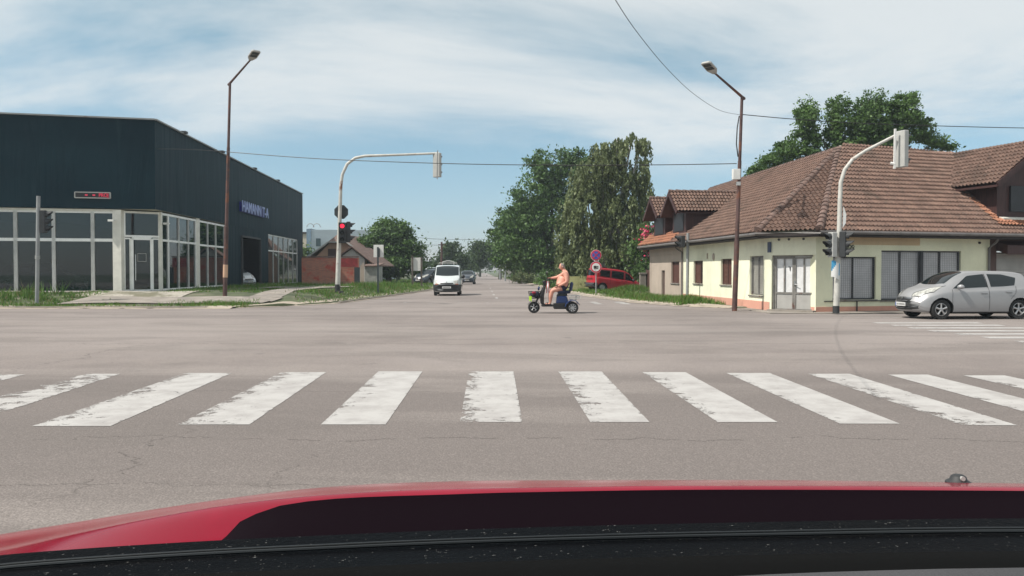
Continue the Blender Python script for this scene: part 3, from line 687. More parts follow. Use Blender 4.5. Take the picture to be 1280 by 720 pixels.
# window line positions
A = Vector((-19.5, 39.6, 0)) - fn_*.25; Bp = Vector((-17.92, 41.1, 0)) - sn_*.12
def sideY(px): return -14.9/((px-640)/1000+.0724)
def side_pt(Y, z, o=0): X = CX-.0724*(Y-CY); p = Vector((X, Y, z)); return p + sn_*o
def front_pt(px, z, o=0):
    r = (px-640)/1000; t = (CX - r*CY)/(-FD.x + r*FD.y); p = cor + FD*t; return up(p, z) + fn_*o
def window_bay(pa, pb, z0, z1, zt, nm, glass='shopglass', fr=.12, mull=None, parts_name='window'):
    """framed glazing between two plan points: frame with transom and mullions, panes as children"""
    d = (pb-pa); L = d.length; d.normalize(); nrm = Vector((d.y, -d.x, 0)); f = MB()
    P = lambda s, z: up(pa + d*s, z)
    ms = mull if mull is not None else [L*i/nm for i in range(nm+1)]
    for s in ms: f.beam(P(s, z0), P(s, z1), fr, fr, up=nrm)
    for z in ([z0, zt, z1] if zt else [z0, z1]): f.beam(P(0, z), P(L, z), fr*.93, fr*.93)
    w_ = f.build(parts_name, M['alu'], showroom, world=True)
    gl = MB()
    gl.add([P(0, z0), P(L, z0), P(L, z1), P(0, z1)], [(0, 1, 2, 3)]); go = gl.build('pane', M[glass], None); 
    inv = showroom.matrix_basis.inverted(); go.data.transform(inv); go.parent = w_
    return w_
zf0, zf1, zft = .42, 4.40, 2.72+.3
fp = lambda px: up(front_pt(px, 0) - fn_*.25, 0)
edges = [-330, -200, -100, 17+0, 66, 115, 143]
edges = [front_pt(px, 0) - fn_*.25 for px in (-420, -330, -240, -140, -60, 18, 66, 115, 143)]
for i in range(len(edges)-1): window_bay(edges[i+1], edges[i], zf0, zf1, 3.0, 1, fr=.16)
b = MB(); b.box(up(A, 2.35), (.42, .42, 4.3)); b.box(up(Bp, 2.35), (.16, .16, 4.3)); b.build('corner_column', M['cream_trim'], showroom, world=True)
b = MB(); b.beam(up(edges[0], .3)+fn_*.1, up(A, .3)+fn_*.1, .3, .16); b.beam(up(edges[0], 4.48), up(A, 4.48), .3, .08)
b.build('window_sill', M['cream_trim'], showroom, world=True)
# entrance between A and Bp
dAB = (Bp-A); LAB = dAB.length; u_ = dAB.normalized(); A2 = A+u_*.24
window_bay(A2, Bp, 3.22, 4.42, None, 1, fr=.11)
s1 = A2 + u_*(LAB*.14); s2 = A2+u_*(LAB*.68)
window_bay(A2, s1, .5, 3.1, None, 1, fr=.08); window_bay(s2, Bp, .5, 3.1, None, 1, fr=.08)
f = MB(); nrm = Vector((u_.y, -u_.x, 0)); s1b = s1+u_*.07; s2b = s2-u_*.07; s1b += nrm*.06; s2b += nrm*.06
for q in (s1b, s2b): f.beam(up(q, .42), up(q, 3.1), .13, .1, up=nrm)
f.beam(up(s1b, 3.1), up(s2b, 3.1), .1, .13); f.beam(up(s1b, .45), up(s2b, .45), .1, .16)
door = f.build('door', M['alu'], showroom, world=True)
gl = MB(); gl.add([up(s1b, .45), up(s2b, .45), up(s2b, 3.1), up(s1b, 3.1)], [(0, 1, 2, 3)]); go = gl.build('pane', M['shopglass']); go.data.transform(showroom.matrix_basis.inverted()); go.parent = door
hd = MB(); q = s1b + u_*.13 + nrm*.12; hd.tube([up(q, 1.0), up(q, 2.3)], .028, 8); hd.tube([up(q, 1.1), up(q-nrm*.1, 1.1)], .015, 6); hd.tube([up(q, 2.2), up(q-nrm*.1, 2.2)], .015, 6)
go = hd.build('handle', M['chrome']); go.data.transform(showroom.matrix_basis.inverted()); go.parent = door
hd = MB(); q = s1b.lerp(s2b, .5) + nrm*.02
for (du, z0, z1) in ((-.2, 1.95, 2.35), (.2, 1.95, 2.35)): hd.beam(up(q+u_*du, z0), up(q+u_*du, z1), .02, .02, up=nrm)
for z in (1.95, 2.35): hd.beam(up(q-u_*.21, z), up(q+u_*.21, z), .02, .02)
go = hd.build('door_notice', M['greyback']); go.data.transform(showroom.matrix_basis.inverted()); go.parent = door
b = MB(); b.prism([up(A+nrm*.5, .1), up(Bp+nrm*.5+u_*.1, .1), up(Bp, .1), up(A, .1)], (0, 0, .3)); b.build('doorstep', M['concrete'], showroom, world=True)
# side glazing, walls and openings
def sb(px): return side_pt(sideY(px), 0, -.12)
inter = [Bp, sb(213), sb(226), sb(238), sb(247)]
for i in range(4): window_bay(inter[i], inter[i+1], .5, zf1, 3.05, 1, fr=.12)
inter = [sb(px) for px in (251, 262, 272, 283)]
for i in range(3): window_bay(inter[i], inter[i+1], .5, zf1, 3.0, 1, fr=.12)
b = MB(); q = sb(249); b.box(up(q, 2.4), (.18, .5, 4.3)); b.build('corner_column', M['cream_trim'], showroom, world=True)
def wall_seg(pa, pb, z0, z1, nm='wall', m='facade'):
    uvgrid_quad(nm, up(pa, z0), up(pb, z0), up(pb, z1), up(pa, z1), M[m], showroom)
q1, q2, q3, q4, q5 = sideY(284), sideY(302), sideY(325), sideY(336), sideY(372.5)
YE = S1.y
so_ = -.02
wall_seg(side_pt(q1, 0, so_), side_pt(q2, 0, so_), -.1, ZB+.02); wall_seg(side_pt(q3, 0, so_), side_pt(q4, 0, so_), -.1, ZB+.02); wall_seg(side_pt(q5, 0, so_), side_pt(YE, 0, so_), -.1, ZB+.02)
wall_seg(side_pt(q2, 0, so_), side_pt(q3, 0, so_), 3.9, ZB+.02); wall_seg(side_pt(q4, 0, so_), side_pt(q5, 0, so_), 4.42, ZB+.02); wall_seg(side_pt(q4, 0, so_), side_pt(q5, 0, so_), -.1, .35)
wy = [lerp(q4, q5, i/6) for i in range(7)]
for i in range(6): window_bay(side_pt(wy[i], 0, -.1), side_pt(wy[i+1], 0, -.1), .35, 4.38, 3.1, 1, glass='doorglass', fr=.11)
f = MB()
for yy in (q2, q3): f.beam(side_pt(yy, -.05, .03), side_pt(yy, 3.9, .03), .14, .14)
f.beam(side_pt(q2, 3.9, .03), side_pt(q3, 3.9, .03), .13, .13); f.build('garage_door_frame', M['blackm'], showroom, world=True)
# interior
b = MB(); INN = 14
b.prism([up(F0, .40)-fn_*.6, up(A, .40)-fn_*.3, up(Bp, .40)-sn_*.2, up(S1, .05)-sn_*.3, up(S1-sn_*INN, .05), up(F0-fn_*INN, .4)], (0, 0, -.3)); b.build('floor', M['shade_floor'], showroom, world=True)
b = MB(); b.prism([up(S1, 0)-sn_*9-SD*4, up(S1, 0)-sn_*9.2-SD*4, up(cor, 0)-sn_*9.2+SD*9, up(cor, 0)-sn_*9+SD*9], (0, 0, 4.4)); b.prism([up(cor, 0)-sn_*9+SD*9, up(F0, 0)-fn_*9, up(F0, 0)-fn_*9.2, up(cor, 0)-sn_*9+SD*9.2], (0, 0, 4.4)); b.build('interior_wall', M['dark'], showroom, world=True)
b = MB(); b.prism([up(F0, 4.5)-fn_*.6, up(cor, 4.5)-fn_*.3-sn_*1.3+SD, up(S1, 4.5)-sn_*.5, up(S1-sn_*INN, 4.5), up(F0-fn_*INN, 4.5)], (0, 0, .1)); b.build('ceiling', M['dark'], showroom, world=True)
# cameras on the columns, floodlights on the parapet
for (px, py, dY) in ((140, 275, 0), (209, 279, 0)):
    q = front_pt(px, 0) if px < 150 else side_pt(41.4, 0); q = at(px, py, q.y-.25); b = MB(); b.tube([q+Vector((0, .3, 0)), q], .02, 6); b.box(q+Vector((-.05, 0, -.02)), (.28, .1, .1)); b.build('security_camera', M['white'], showroom, world=True)
for px in (230, 277, 318, 347):
    Yq = sideY(px); b = MB(); q = side_pt(Yq, ZT+.1, .1); b.box(q, (.25, .35, .12)); b.box(q+Vector((-.1, 0, -.05)), (.05, .05, .14)); b.build('floodlight', M['blackm'], showroom, world=True)
# text helper
def text_mesh(s, size, ext, M4, mats, name, parent, align='CENTER', sx=1):
    cu = bpy.data.curves.new(name, 'FONT'); cu.body = s; cu.size = size; cu.extrude = ext; cu.align_x = align; cu.align_y = 'CENTER'; cu.offset = size*.02
    tmp = bpy.data.objects.new('tmp', cu); C.objects.link(tmp); bpy.context.view_layer.update()
    me = bpy.data.meshes.new_from_object(tmp.evaluated_get(bpy.context.evaluated_depsgraph_get())); bpy.data.objects.remove(tmp); me.name = name
    me.materials.clear(); me.materials.append(mats); me.transform(M4 @ Matrix.Diagonal((sx, 1, 1, 1)))
    if parent is not None: me.transform(parent.matrix_basis.inverted())
    o = bpy.data.objects.new(name, me); C.objects.link(o); o.parent = parent; return o
def frame_mat(origin, xd, zd):
    xd = Vector(xd).normalized(); zd = Vector(zd).normalized(); yd = Vector((0, 0, 1)); return Matrix(((xd.x, yd.x, zd.x, origin.x), (xd.y, yd.y, zd.y, origin.y), (xd.z, yd.z, zd.z, origin.z), (0, 0, 0, 1)))
ya, yb = sideY(300.5), sideY(329.5); sc = side_pt((ya+yb)/2, 5.93, .3)
sign = thing('shop_sign', 'blue raised letter sign on the dark showroom side wall', 'sign', tuple(sc))
M['bluecan'] = mat('sign_blue_can', (.01, .015, .20), .5, var=.03)
M['letter'] = mat('sign_letter_face', (.30, .36, .62), .5, var=.03)
b = MB(); b.prism([side_pt(ya, 5.6, .02), side_pt(yb, 5.6, .02), side_pt(yb, 6.28, .02), side_pt(ya, 6.28, .02)], sn_*.10); b.build('backing_panel', M['bluecan'], sign, world=True)
b = MB(); b.box(side_pt(ya-.1, 5.94, .09), (.16, .12, .68)); b.build('sign_end_box', M['bluecan'], sign, world=True)
text_mesh('HAMANN T-A', 1.05, .02, frame_mat(side_pt((ya+yb)/2+.3, 5.95, .22), SD, sn_), M['letter'], 'lettering', sign, sx=1.2)
q0 = at(97, 244.5, 39); 
lp = thing('display_board', 'small red scrolling text display on the dark showroom front', 'sign', tuple(front_pt(118, 4.95, .1)))
b = MB(); c0 = front_pt(118, 5.18, .06); wdt = 1.58; hgt = .27
b.prism([c0+FD*wdt/2+Vector((0, 0, -hgt/2)), c0-FD*wdt/2+Vector((0, 0, -hgt/2)), c0-FD*wdt/2+Vector((0, 0, hgt/2)), c0+FD*wdt/2+Vector((0, 0, hgt/2))], fn_*.09); b.build('display_screen', M['black'], lp, world=True)
b = MB()
for zz_ in (-1, 1): b.beam(c0+FD*wdt/2+Vector((0, 0, zz_*hgt/2))+fn_*.06, c0-FD*wdt/2+Vector((0, 0, zz_*hgt/2))+fn_*.06, .1, .045)
for sx in (-1, 1): b.beam(c0+FD*sx*wdt/2+Vector((0, 0, -hgt/2))+fn_*.062, c0+FD*sx*wdt/2+Vector((0, 0, hgt/2))+fn_*.062, .045, .1, up=fn_)
b.build('frame', M['greyback'], lp, world=True)
text_mesh('PROJ', .24, .01, frame_mat(c0-FD*.50+fn_*.11, -FD, fn_), M['led'], 'lettering', lp, sx=.85)
for dx in (.28, -.06): b = MB(); b.box(c0+FD*dx+fn_*.1, (.12, .03, .07)); b.build('display_dot', M['led'], lp, world=True)

# ------------------------------------------------------------------ tiled roofs
def tiled(name, poly, udir, m, parent, lift=0.0, amp=.075):
    poly = [Vector(p) for p in poly]; u = Vector(udir).normalized()
    n = None
    for i in range(len(poly)-2):
        n = (poly[i+1]-poly[0]).cross(poly[i+2]-poly[0])
        if n.length > 1e-3: break
    n.normalize(); n = n if n.z > 0 else -n
    v = n.cross(u).normalized(); v = v if v.z > 0 else -v; o = poly[0]
    us = [(p-o).dot(u) for p in poly]; vs = [(p-o).dot(v) for p in poly]
    u0, u1, v0, v1 = min(us), max(us), min(vs), max(vs); du = .17/5; nu = int((u1-u0)/du)+2
    rows = []
    k0 = math.floor(v0/.29); k1 = math.ceil(v1/.29)
    for k in range(k0, k1+1):
        rows.append((k*.29, .062, k)); rows.append(((k+1)*.29-.002, 0.004, k))
    V = []; UV = []
    for (vv, hz, k) in rows:
        for i in range(nu):
            uu = u0 + i*du; ph = (uu/.17) % 1
            wv = amp*(math.sin(ph*2*math.pi)*.5+.5)**1.3
            V.append(o + u*uu + v*vv + n*(hz+wv+lift)); UV.append((uu, k*.29+.1 if hz > .01 else k*.29+.2))
    F = [(j*nu+i, j*nu+i+1, (j+1)*nu+i+1, (j+1)*nu+i) for j in range(len(rows)-1) for i in range(nu-1)]
    me = bpy.data.meshes.new(name); me.from_pydata([tuple(q) for q in V], [], F); L = me.uv_layers.new(name='UVMap')
    for lp_ in me.loops: L.data[lp_.index].uv = UV[lp_.vertex_index]
    me.materials.append(m); bm = bmesh.new(); bm.from_mesh(me)
    cen = sum(poly, Vector())/len(poly)
    for i in range(len(poly)):
        a, b_ = poly[i], poly[(i+1) % len(poly)]
        if (b_-a).length < 1e-4: continue
        pn = (b_-a).cross(n).normalized()
        if (cen-a).dot(pn) > 0: pn = -pn
        bmesh.ops.bisect_plane(bm, geom=bm.verts[:]+bm.edges[:]+bm.faces[:], plane_co=a, plane_no=pn, clear_outer=True)
    bm.to_mesh(me); bm.free(); me.polygons.foreach_set('use_smooth', [True]*len(me.polygons))
    try: me.set_sharp_from_angle(angle=R(50))
    except Exception: pass
    me.transform(parent.matrix_basis.inverted()); ob = bpy.data.objects.new(name, me); C.objects.link(ob); ob.parent = parent; return ob

# ------------------------------------------------------------------ corner house
W0 = Vector((8.0, 46.5, 0)); W1 = Vector((9.47, 29.4, 0)); W2 = Vector((10.75, 28.3, 0)); W3 = Vector((18.35, 30.75, 0)); W4 = Vector((27, 33.3, 0))
house = thing('corner_house', 'pale yellow single-storey corner house with brown tiled roof', 'house', tuple(W1))
ZE = 2.95
def outw(a, b, inside):
    d = (b-a).normalized(); n = Vector((d.y, -d.x, 0)); return n if (a-inside).dot(n) > 0 else -n
INS = Vector((14, 36, 0))
nL = outw(W1, W0, INS); nC = outw(W1, W2, INS); nR = outw(W2, W3, INS)
dL = (W0-W1).normalized(); dC = (W2-W1).normalized(); dR = (W3-W2).normalized()
def wall(a, b, z0, z1, nrm, m, openings=(), th=.35, nm='wall'):
    """openings: (s0,s1,z0,z1) along a->b ; real holes made from butt-jointed blocks"""
    d = (b-a); L = d.length; d.normalize(); g = MB()
    xs = sorted({0, L, *[o[0] for o in openings], *[o[1] for o in openings]})
    for i in range(len(xs)-1):
        s0, s1 = xs[i], xs[i+1]; mid = (s0+s1)/2; zs = [(z0, z1)]
        for o in openings:
            if o[0] < mid < o[1]:
                new = []
                for (p, q) in zs:
                    if o[2] > p: new.append((p, min(q, o[2])))
                    if o[3] < q: new.append((max(p, o[3]), q))
                zs = new
        for (p, q) in zs: g.prism([up(a+d*s0, p), up(a+d*s1, p), up(a+d*s1, p)-nrm*th, up(a+d*s0, p)-nrm*th], (0, 0, q-p))
    bmv = g.build(nm, M[m] if isinstance(m, str) else m, house, world=True)
    bm = bmesh.new(); bm.from_mesh(bmv.data); bmesh.ops.remove_doubles(bm, verts=bm.verts, dist=.0005)
    bm.to_mesh(bmv.data); bm.free()
    return bmv
def pos(a, d, px):   # distance along wall seen at pixel column
    r = (px-640)/1000; return (r*a.y - a.x)/(d.x - r*d.y)
def zpx(p, py): return at(640, py, p.y).z
LL = (W0-W1).length
sg = 40.0; sP = (sg-29.4)/dL.y   # where the grey-pink part begins
def op(a, d, px0, px1, py0, py1):
    s0, s1 = sorted((pos(a, d, px0), pos(a, d, px1))); p = a + d*((s0+s1)/2); return (s0, s1, zpx(p, py1), zpx(p, py0))
oW1 = op(W1, dL, 937, 954, 320, 369); oW2 = op(W1, dL, 901, 914.5, 323.5, 356); oW3 = op(W1, dL, 867, 878.5, 326, 354.5); oW4 = op(W1, dL, 839, 849, 327, 354); oW5 = op(W1, dL, 827, 831, 338, 371)
oW5 = (oW5[0], oW5[1], .05, oW5[3])
sW1 = (oW1[0], oW1[1], oW1[2], oW1[3])
PL_ = .34; PR_ = .20
wall(W1, W1+dL*sP, PL_, ZE, nL, 'yellow', [oW1, oW2, oW3]); wall(W1+dL*sP, W0, 0, ZE, nL, 'greige', [(o[0]-sP, o[1]-sP, o[2], o[3]) for o in (oW4, oW5)])
wall(W1+nL*.02, W1+dL*sP+nL*.02, -.05, PL_, nL, 'pink')
# upper grey band of the far part
b = MB(); b.prism([up(W1+dL*(sP+.05)+nL*.03, 2.35), up(W0+nL*.03, 2.35), up(W0, 2.35), up(W1+dL*(sP+.05), 2.35)], (0, 0, .5)); b.build('wall_band', M['greige'], house, world=True)
LC = (W2-W1).length
oD = (pos(W1, dC, 964.5), pos(W1, dC, 1018.5), 0.03, 2.05)
wall(W1, W2, 0, ZE, nC, 'yellow', [(oD[0], oD[1], -1, oD[3])])
LR = (W3-W2).length; oR1 = op(W2, dR, 1041, 1095, 321, 374.5); oR2 = op(W2, dR, 1101.5, 1201, 313.5, 374.5)
wall(W2, W3, PR_, ZE, nR, 'olive', [oR1, oR2]); wall(W2+nR*.015, W3+nR*.015, -.05, PR_, nR, 'pink')
b = MB(); b.prism([up(W2+dR*.9+nR*.012, 2.42), up(W2+dR*4.6+nR*.012, 2.42), up(W2+dR*4.6, 2.42), up(W2+dR*.9, 2.42)], (0, 0, .36)); b.build('faded_patch', M['pinkp'], house, world=True)
b = MB(); b.prism([up(W2+dR*.35+nR*.05, .385), up(W3-dR*.3+nR*.05, .385), up(W3-dR*.3, .385), up(W2+dR*.35, .385)], (0, 0, .03)); q = W2+dR*1.75+nR*.04; b.beam(up(q, .02), up(q, .38), .035, .035); b.build('ledge', M['blackm'], house, world=True)
# back and far gable, brown neighbour wall
wall(W0, W0+Vector((8.6, .7, 0)), 0, ZE, Vector((0, 1, 0)), 'greige')
wall(W3+nR*-.02, W4, 0, ZE, nR, 'brownpanel', [(.35, 4.3, .1, 2.25)], nm='brown_wall')
def win(a, d, nrm, o, kind, mull=1, inset=.12):
    s0, s1, z0, z1 = o; P = lambda s, z, k=0: up(a+d*s, z)-nrm*(inset-k)
    fw = .05; f = MB()
    for s in (s0+fw/2, s1-fw/2): f.beam(P(s, z0), P(s, z1), fw, .09, up=nrm)
    for z in (z0+fw/2, z1-fw/2): f.beam(P(s0+fw, z), P(s1-fw, z), .088, fw)
    for i in range(1, mull+1): s = s0+(s1-s0)*i/(mull+1); f.beam(P(s, z0+fw, -.002), P(s, z1-fw, -.002), .045, .08, up=nrm)
    fm = {'shutter': 'brownpanel', 'grid': 'blackframe', 'pane': 'frame', 'roller': 'blackframe'}[kind]
    w_ = f.build('window', M[fm], house, world=True)
    inv = house.matrix_basis.inverted()
    g = MB(); g.add([P(s0, z0, -.03), P(s1, z0, -.03), P(s1, z1, -.03), P(s0, z1, -.03)], [(0, 1, 2, 3)])
    if kind == 'shutter':
        g = MB(); z = z0+fw
        while z < z1-fw-.05:
            g.beam(P(s0+fw, z+.03), P(s1-fw, z+.03), .03, .045); z += .055
        go = g.build('shutter', M['shutter'])
    else: go = g.build('pane', M['curtain_light' if kind == 'pane' else ('steel_panel' if kind == 'roller' else 'curtain')])
    go.data.transform(inv); go.parent = w_
    if kind in ('grid', 'pane'):
        g = MB(); st = .085; s = s0+st
        while s < s1-.02: g.beam(P(s, z0+.02, .07), P(s, z1-.02, .07), .006, .006, up=nrm); s += st
        z = z0+st
        while z < z1-.02: g.beam(P(s0+.02, z, .078), P(s1-.02, z, .078), .006, .006); z += st
        go = g.build('window_grille', M['meshwire']); go.data.transform(inv); go.parent = w_
    if kind == 'roller':
        g = MB(); z = z0
        while z < z1-.1: g.beam(P(s0, z+.05, -.005), P(s1, z+.05, -.005), .03, .09); z += .11
        go = g.build('roller_shutter', M['steel_panel']); go.data.transform(inv); go.parent = w_
    g = MB(); g.prism([P(s0-.04, z0-.05, inset+.05), P(s1+.04, z0-.05, inset+.05), P(s1+.04, z0-.05), P(s0-.04, z0-.05)], (0, 0, .047))
    go = g.build('sill', M['frame']); go.data.transform(inv); go.parent = w_
    return w_
win(W1, dL, nL, oW1, 'pane'); win(W1, dL, nL, oW2, 'shutter', 1); win(W1, dL, nL, oW3, 'shutter', 0); win(W1, dL, nL, oW4, 'shutter', 0)
g = MB(); g.prism([up(W1+dL*oW5[0]-nL*.1, .05), up(W1+dL*oW5[1]-nL*.1, .05), up(W1+dL*oW5[1]-nL*.16, .05), up(W1+dL*oW5[0]-nL*.16, .05)], (0, 0, oW5[3]-.05)); g.build('side_door', M['brownpanel'], house, world=True)
win(W2, dR, nR, oR1, 'grid', 1); win(W2, dR, nR, oR2, 'grid', 3)
b = MB(); sm_ = (oR2[0]+oR2[1])/2; b.beam(up(W2+dR*sm_, oR2[2])-nR*.05, up(W2+dR*sm_, oR2[3])-nR*.05, .14, .1, up=nR); b.build('window_post', M['blackframe'], house, world=True)
aR = W3
win(aR, (W4-W3).normalized(), nR, (.35, 2.3, .1, 2.2), 'roller', 0); win(aR, (W4-W3).normalized(), nR, (2.36, 4.3, .1, 2.2), 'roller', 0)
b = MB(); dB = (W4-W3).normalized(); b.prism([up(W3+dB*.3+nR*.02, 2.28), up(W3+dB*4.5+nR*.02, 2.28), up(W3+dB*4.5+nR*.5, 2.1), up(W3+dB*.3+nR*.5, 2.1)], (0, 0, .35)); b.build('awning_box', M['brownwood'], house, world=True)
# corner door: outer frame, two leaves
inv = house.matrix_basis.inverted()
P = lambda s, z, k=0: up(W1+dC*s, z)-nC*(.14-k)
f = MB(); s0, s1, z0, z1 = oD
for s in (s0+.035, s1-.035): f.beam(P(s, z0), P(s, z1), .07, .12, up=nC)
f.beam(P(s0+.07, z1-.03), P(s1-.07, z1-.03), .118, .06); f.build('door_frame', M['frame'], house, world=True)
for k in range(2):
    a0 = s0+.07 + k*(s1-s0-.14)/2 + .004; a1 = a0+(s1-s0-.14)/2-.008; f = MB(); zm = .68
    am = (a0+a1)/2
    for s in (a0+.03, a1-.03): f.beam(P(s, z0+.02), P(s, z1-.07), .06, .06, up=nC)
    f.beam(P(am, zm), P(am, z1-.07), .045, .058, up=nC)
    for z in (z0+.05, zm, z1-.095): f.beam(P(a0+.06, z), P(a1-.06, z), .057, .06)
    dr = f.build('door', M['frame'], house, world=True)
    g = MB(); g.prism([P(a0+.05, z0+.03, -.015), P(a1-.05, z0+.03, -.015), P(a1-.05, z0+.03, .0), P(a0+.05, z0+.03, .0)], (0, 0, zm-z0-.04)); go = g.build('kick_panel', M['steel_panel']); go.data.transform(inv); go.parent = dr
    g = MB(); g.add([P(a0+.05, zm, -.02), P(a1-.05, zm, -.02), P(a1-.05, z1-.1, -.02), P(a0+.05, z1-.1, -.02)], [(0, 1, 2, 3)]); go = g.build('papered_pane', M['paper']); go.data.transform(inv); go.parent = dr
    if k == 0:
        g = MB(); sx_ = lerp(a0, a1, .78); g.box(P(sx_, 1.62, -.012), (.12, .02, .025)); g.box(P(sx_, 1.55, -.012), (.025, .02, .13)); go = g.build('notice_mark', M['black']); go.data.transform(inv); go.parent = dr
    else:
        g = MB(); g.box(P(a0+.03, 1.05, .045), (.05, .04, .16)); g.tube([P(a0+.03, 1.0, .05), P(a0+.16, .98, .08)], .014, 6); go = g.build('handle', M['chrome']); go.data.transform(inv); go.parent = dr
b = MB(); b.prism([up(W1+dC*(s0-.05)+nC*.02, -.01), up(W1+dC*(s1+.05)+nC*.02, -.01), up(W1+dC*(s1+.05)+nC*.3, -.01), up(W1+dC*(s0-.05)+nC*.3, -.01)], (0, 0, .09)); b.build('doorstep', M['concrete'], house, world=True)
# roof
PK = Vector((13.9, 34.1, 6.62)); RL = Vector((12.35, 50.2, 6.5)); RR = Vector((27.5, 37.6, 6.5))
ov = .55; zE = 2.86
def isect(p, d, q, e):   # plan line intersection
    t = ((q.x-p.x)*e.y-(q.y-p.y)*e.x)/(d.x*e.y-d.y*e.x); return p + d*t
EL1 = isect(W1+nL*ov, dL, W1+nC*ov, dC); EC2 = isect(W1+nC*ov, dC, W2+nR*ov, dR)
E0 = up(W0+nL*ov+dL*.35, zE); E1 = up(EL1, zE); E2 = up(EC2, zE); E3 = up(W4+nR*ov, zE)
RLe = RL.copy(); 
tiled('roof', [E0, E1, PK, RLe], dL, M['tile'], house); tiled('roof', [E1, E2, PK], dC, M['tile'], house); tiled('roof', [E2, E3, RR, PK], dR, M['tile'], house)
bk = MB(); bk.add([up(RLe, RLe.z-.02), up(PK, PK.z-.02), up(RR, RR.z-.02), Vector((33, 46, 2.8)), Vector((20, 44, 2.8)), Vector((17, 51, 2.8))], [(0, 1, 4, 5), (1, 2, 3, 4)]); bk.build('rear_roof', M['hip'], house, world=True)
bk = MB(); bk.prism([up(W0+dL*.2, 2.7), up(W0+Vector((8.5, 3.5, 0)), 2.7), up(RLe+Vector((0, -.25, 0)), 6.4)], (0, -.2, 0)); bk.build('gable', M['greige'], house, world=True)
def capline(a, b_, r, m, nm, step=.35):
    a = Vector(a); b_ = Vector(b_); L = (b_-a).length; n = max(1, int(L/step)); g = MB()
    for i in range(n):
        p = a.lerp(b_, i/n); q = a.lerp(b_, (i+1.15)/n if i < n-1 else 1); g.tube([p+Vector((0, 0, .01+random.uniform(-.01, .015))), q+Vector((0, 0, -.01))], [r*1.12, r*.92], 10)
    return g.build(nm, m, house, world=True, sm=True)
capline(E1+Vector((0, 0, .06)), PK+Vector((0, 0, .04)), .14, M['hip'], 'hip_cap'); capline(E2+Vector((0, 0, .06)), PK+Vector((0, 0, .04)), .14, M['hip'], 'hip_cap')
capline(PK+Vector((0, 0, .05)), RR+Vector((0, 0, .05)), .11, M['ridge'], 'ridge_cap'); capline(PK+Vector((0, 0, .05)), RLe+Vector((0, 0, .05)), .11, M['hip'], 'ridge_cap')
# fascia, soffit and gutter
b = MB()
for a, c_, n in ((E0, E1, nL), (E1, E2, nC), (E2, E3, nR)):
    b.beam(a-Vector((0, 0, .10))-n*.05, c_-Vector((0, 0, .10))-n*.05, .03, .17)
b.build('fascia', M['darkfascia'], house, world=True)
b = MB(); b.prism([up(E0, zE-.17), up(E1, zE-.17), up(E2, zE-.17), up(E3, zE-.17), up(W4-nR*.1, zE-.17), up(W2-nR*.1-nC*.1, zE-.17), up(W1-nL*.1-nC*.1, zE-.17), up(W0-nL*.1, zE-.17)], (0, 0, .03)); b.build('soffit', M['darkfascia'], house, world=True)
b = MB()
gp = [up(E0+nL*.06, zE-.03), up(E1+nL*.04+nC*.04, zE-.04), up(E2+nC*.04+nR*.04, zE-.04), up(E3+nR*.06, zE-.03)]
b.tube(gp, .065, 8)
q = W3+nR*.08+dR*-.12; b.tube([up(q+nR*.45, zE-.06), up(q+nR*.3, zE-.3), up(q, zE-.5), up(q, .05)], .045, 8)
q = W1+dL*(sP)+nL*.07; b.tube([up(q+nL*.45, zE-.06), up(q+nL*.3, zE-.25), up(q, zE-.45), up(q, .05)], .04, 8)
b.build('gutter', M['gutter'], house, world=True, sm=True)
# orange newer tiles strip along the dormer foot
# left dormers
nLin = -nL
def dormer(Yc, hw):
    s = (Yc-29.4)/dL.y; base = W1 + dL*s - nL*.05
    d1 = thing if False else None
    zr = 5.45; ze = 4.62; L = 4.6
    fa = base - dL*hw*1.0; fb = base + dL*hw*1.0     # near, far corner of front
    g = MB(); g.prism([up(fa, 3.2), up(fb, 3.2), up(fb, ze), up(base, zr-.08), up(fa, ze)], nLin*3.2)
    o1 = g.build('dormer_wall', M['brownwood'], house, world=True)
    g = MB(); inn = [up(fa+dL*.35+nL*.01, 3.5), up(fb-dL*.35+nL*.01, 3.5), up(fb-dL*.35+nL*.01, 4.5), up(fa+dL*.35+nL*.01, 4.5)]; g.prism(inn, nL*.02); go = g.build('dormer_window', M['blackframe'], house, world=True)
    ap = up(base+nL*.55, zr); ap2 = up(base+nLin*L, zr); e1 = up(base+nL*.55-dL*(hw+.3), ze-.25); e2 = up(base+nLin*L*.72-dL*(hw+.3), ze-.25); e3 = up(base+nL*.55+dL*(hw+.3), ze-.25); e4 = up(base+nLin*L*.72+dL*(hw+.3), ze-.25)
    tiled('dormer_roof', [e1, e2, ap2, ap], nL, M['tile'], house, .03); tiled('dormer_roof', [e3, e4, ap2, ap], nL, M['tile'], house, .03)
    g = MB()
    for e in (e1, e3): g.beam(up(e, e.z-.03)+nL*.01, up(ap, ap.z-.03)+nL*.01, .04, .18)
    g.prism([up(e1, e1.z-.06), up(ap, ap.z-.08), up(ap, ap.z-.02), up(e1, e1.z-.02)], nLin*3.0); g.prism([up(e3, e3.z-.06), up(ap, ap.z-.08), up(ap, ap.z-.02), up(e3, e3.z-.02)], nLin*3.0)
    g.build('dormer_bargeboard', M['brownwood'], house, world=True)
    capline(ap+Vector((0, 0, .08)), ap2+Vector((0, 0, .08)), .08, M['hip'], 'dormer_ridge')
dormer(40.9, 1.15); dormer(44.6, 1.15)
# patch of brighter tiles below the dormers
slopeL = lambda s, t: (E0.lerp(E1, s)).lerp(RLe.lerp(PK, s), t)
tiled('orange_tiles', [slopeL(0, 0)+Vector((-.01, 0, .03)), slopeL(.36, 0)+Vector((0, 0, .03)), slopeL(.36, .16)+Vector((0, 0, .03)), slopeL(0, .16)+Vector((0, 0, .03))], dL, M['tile_orange'], house, .02)
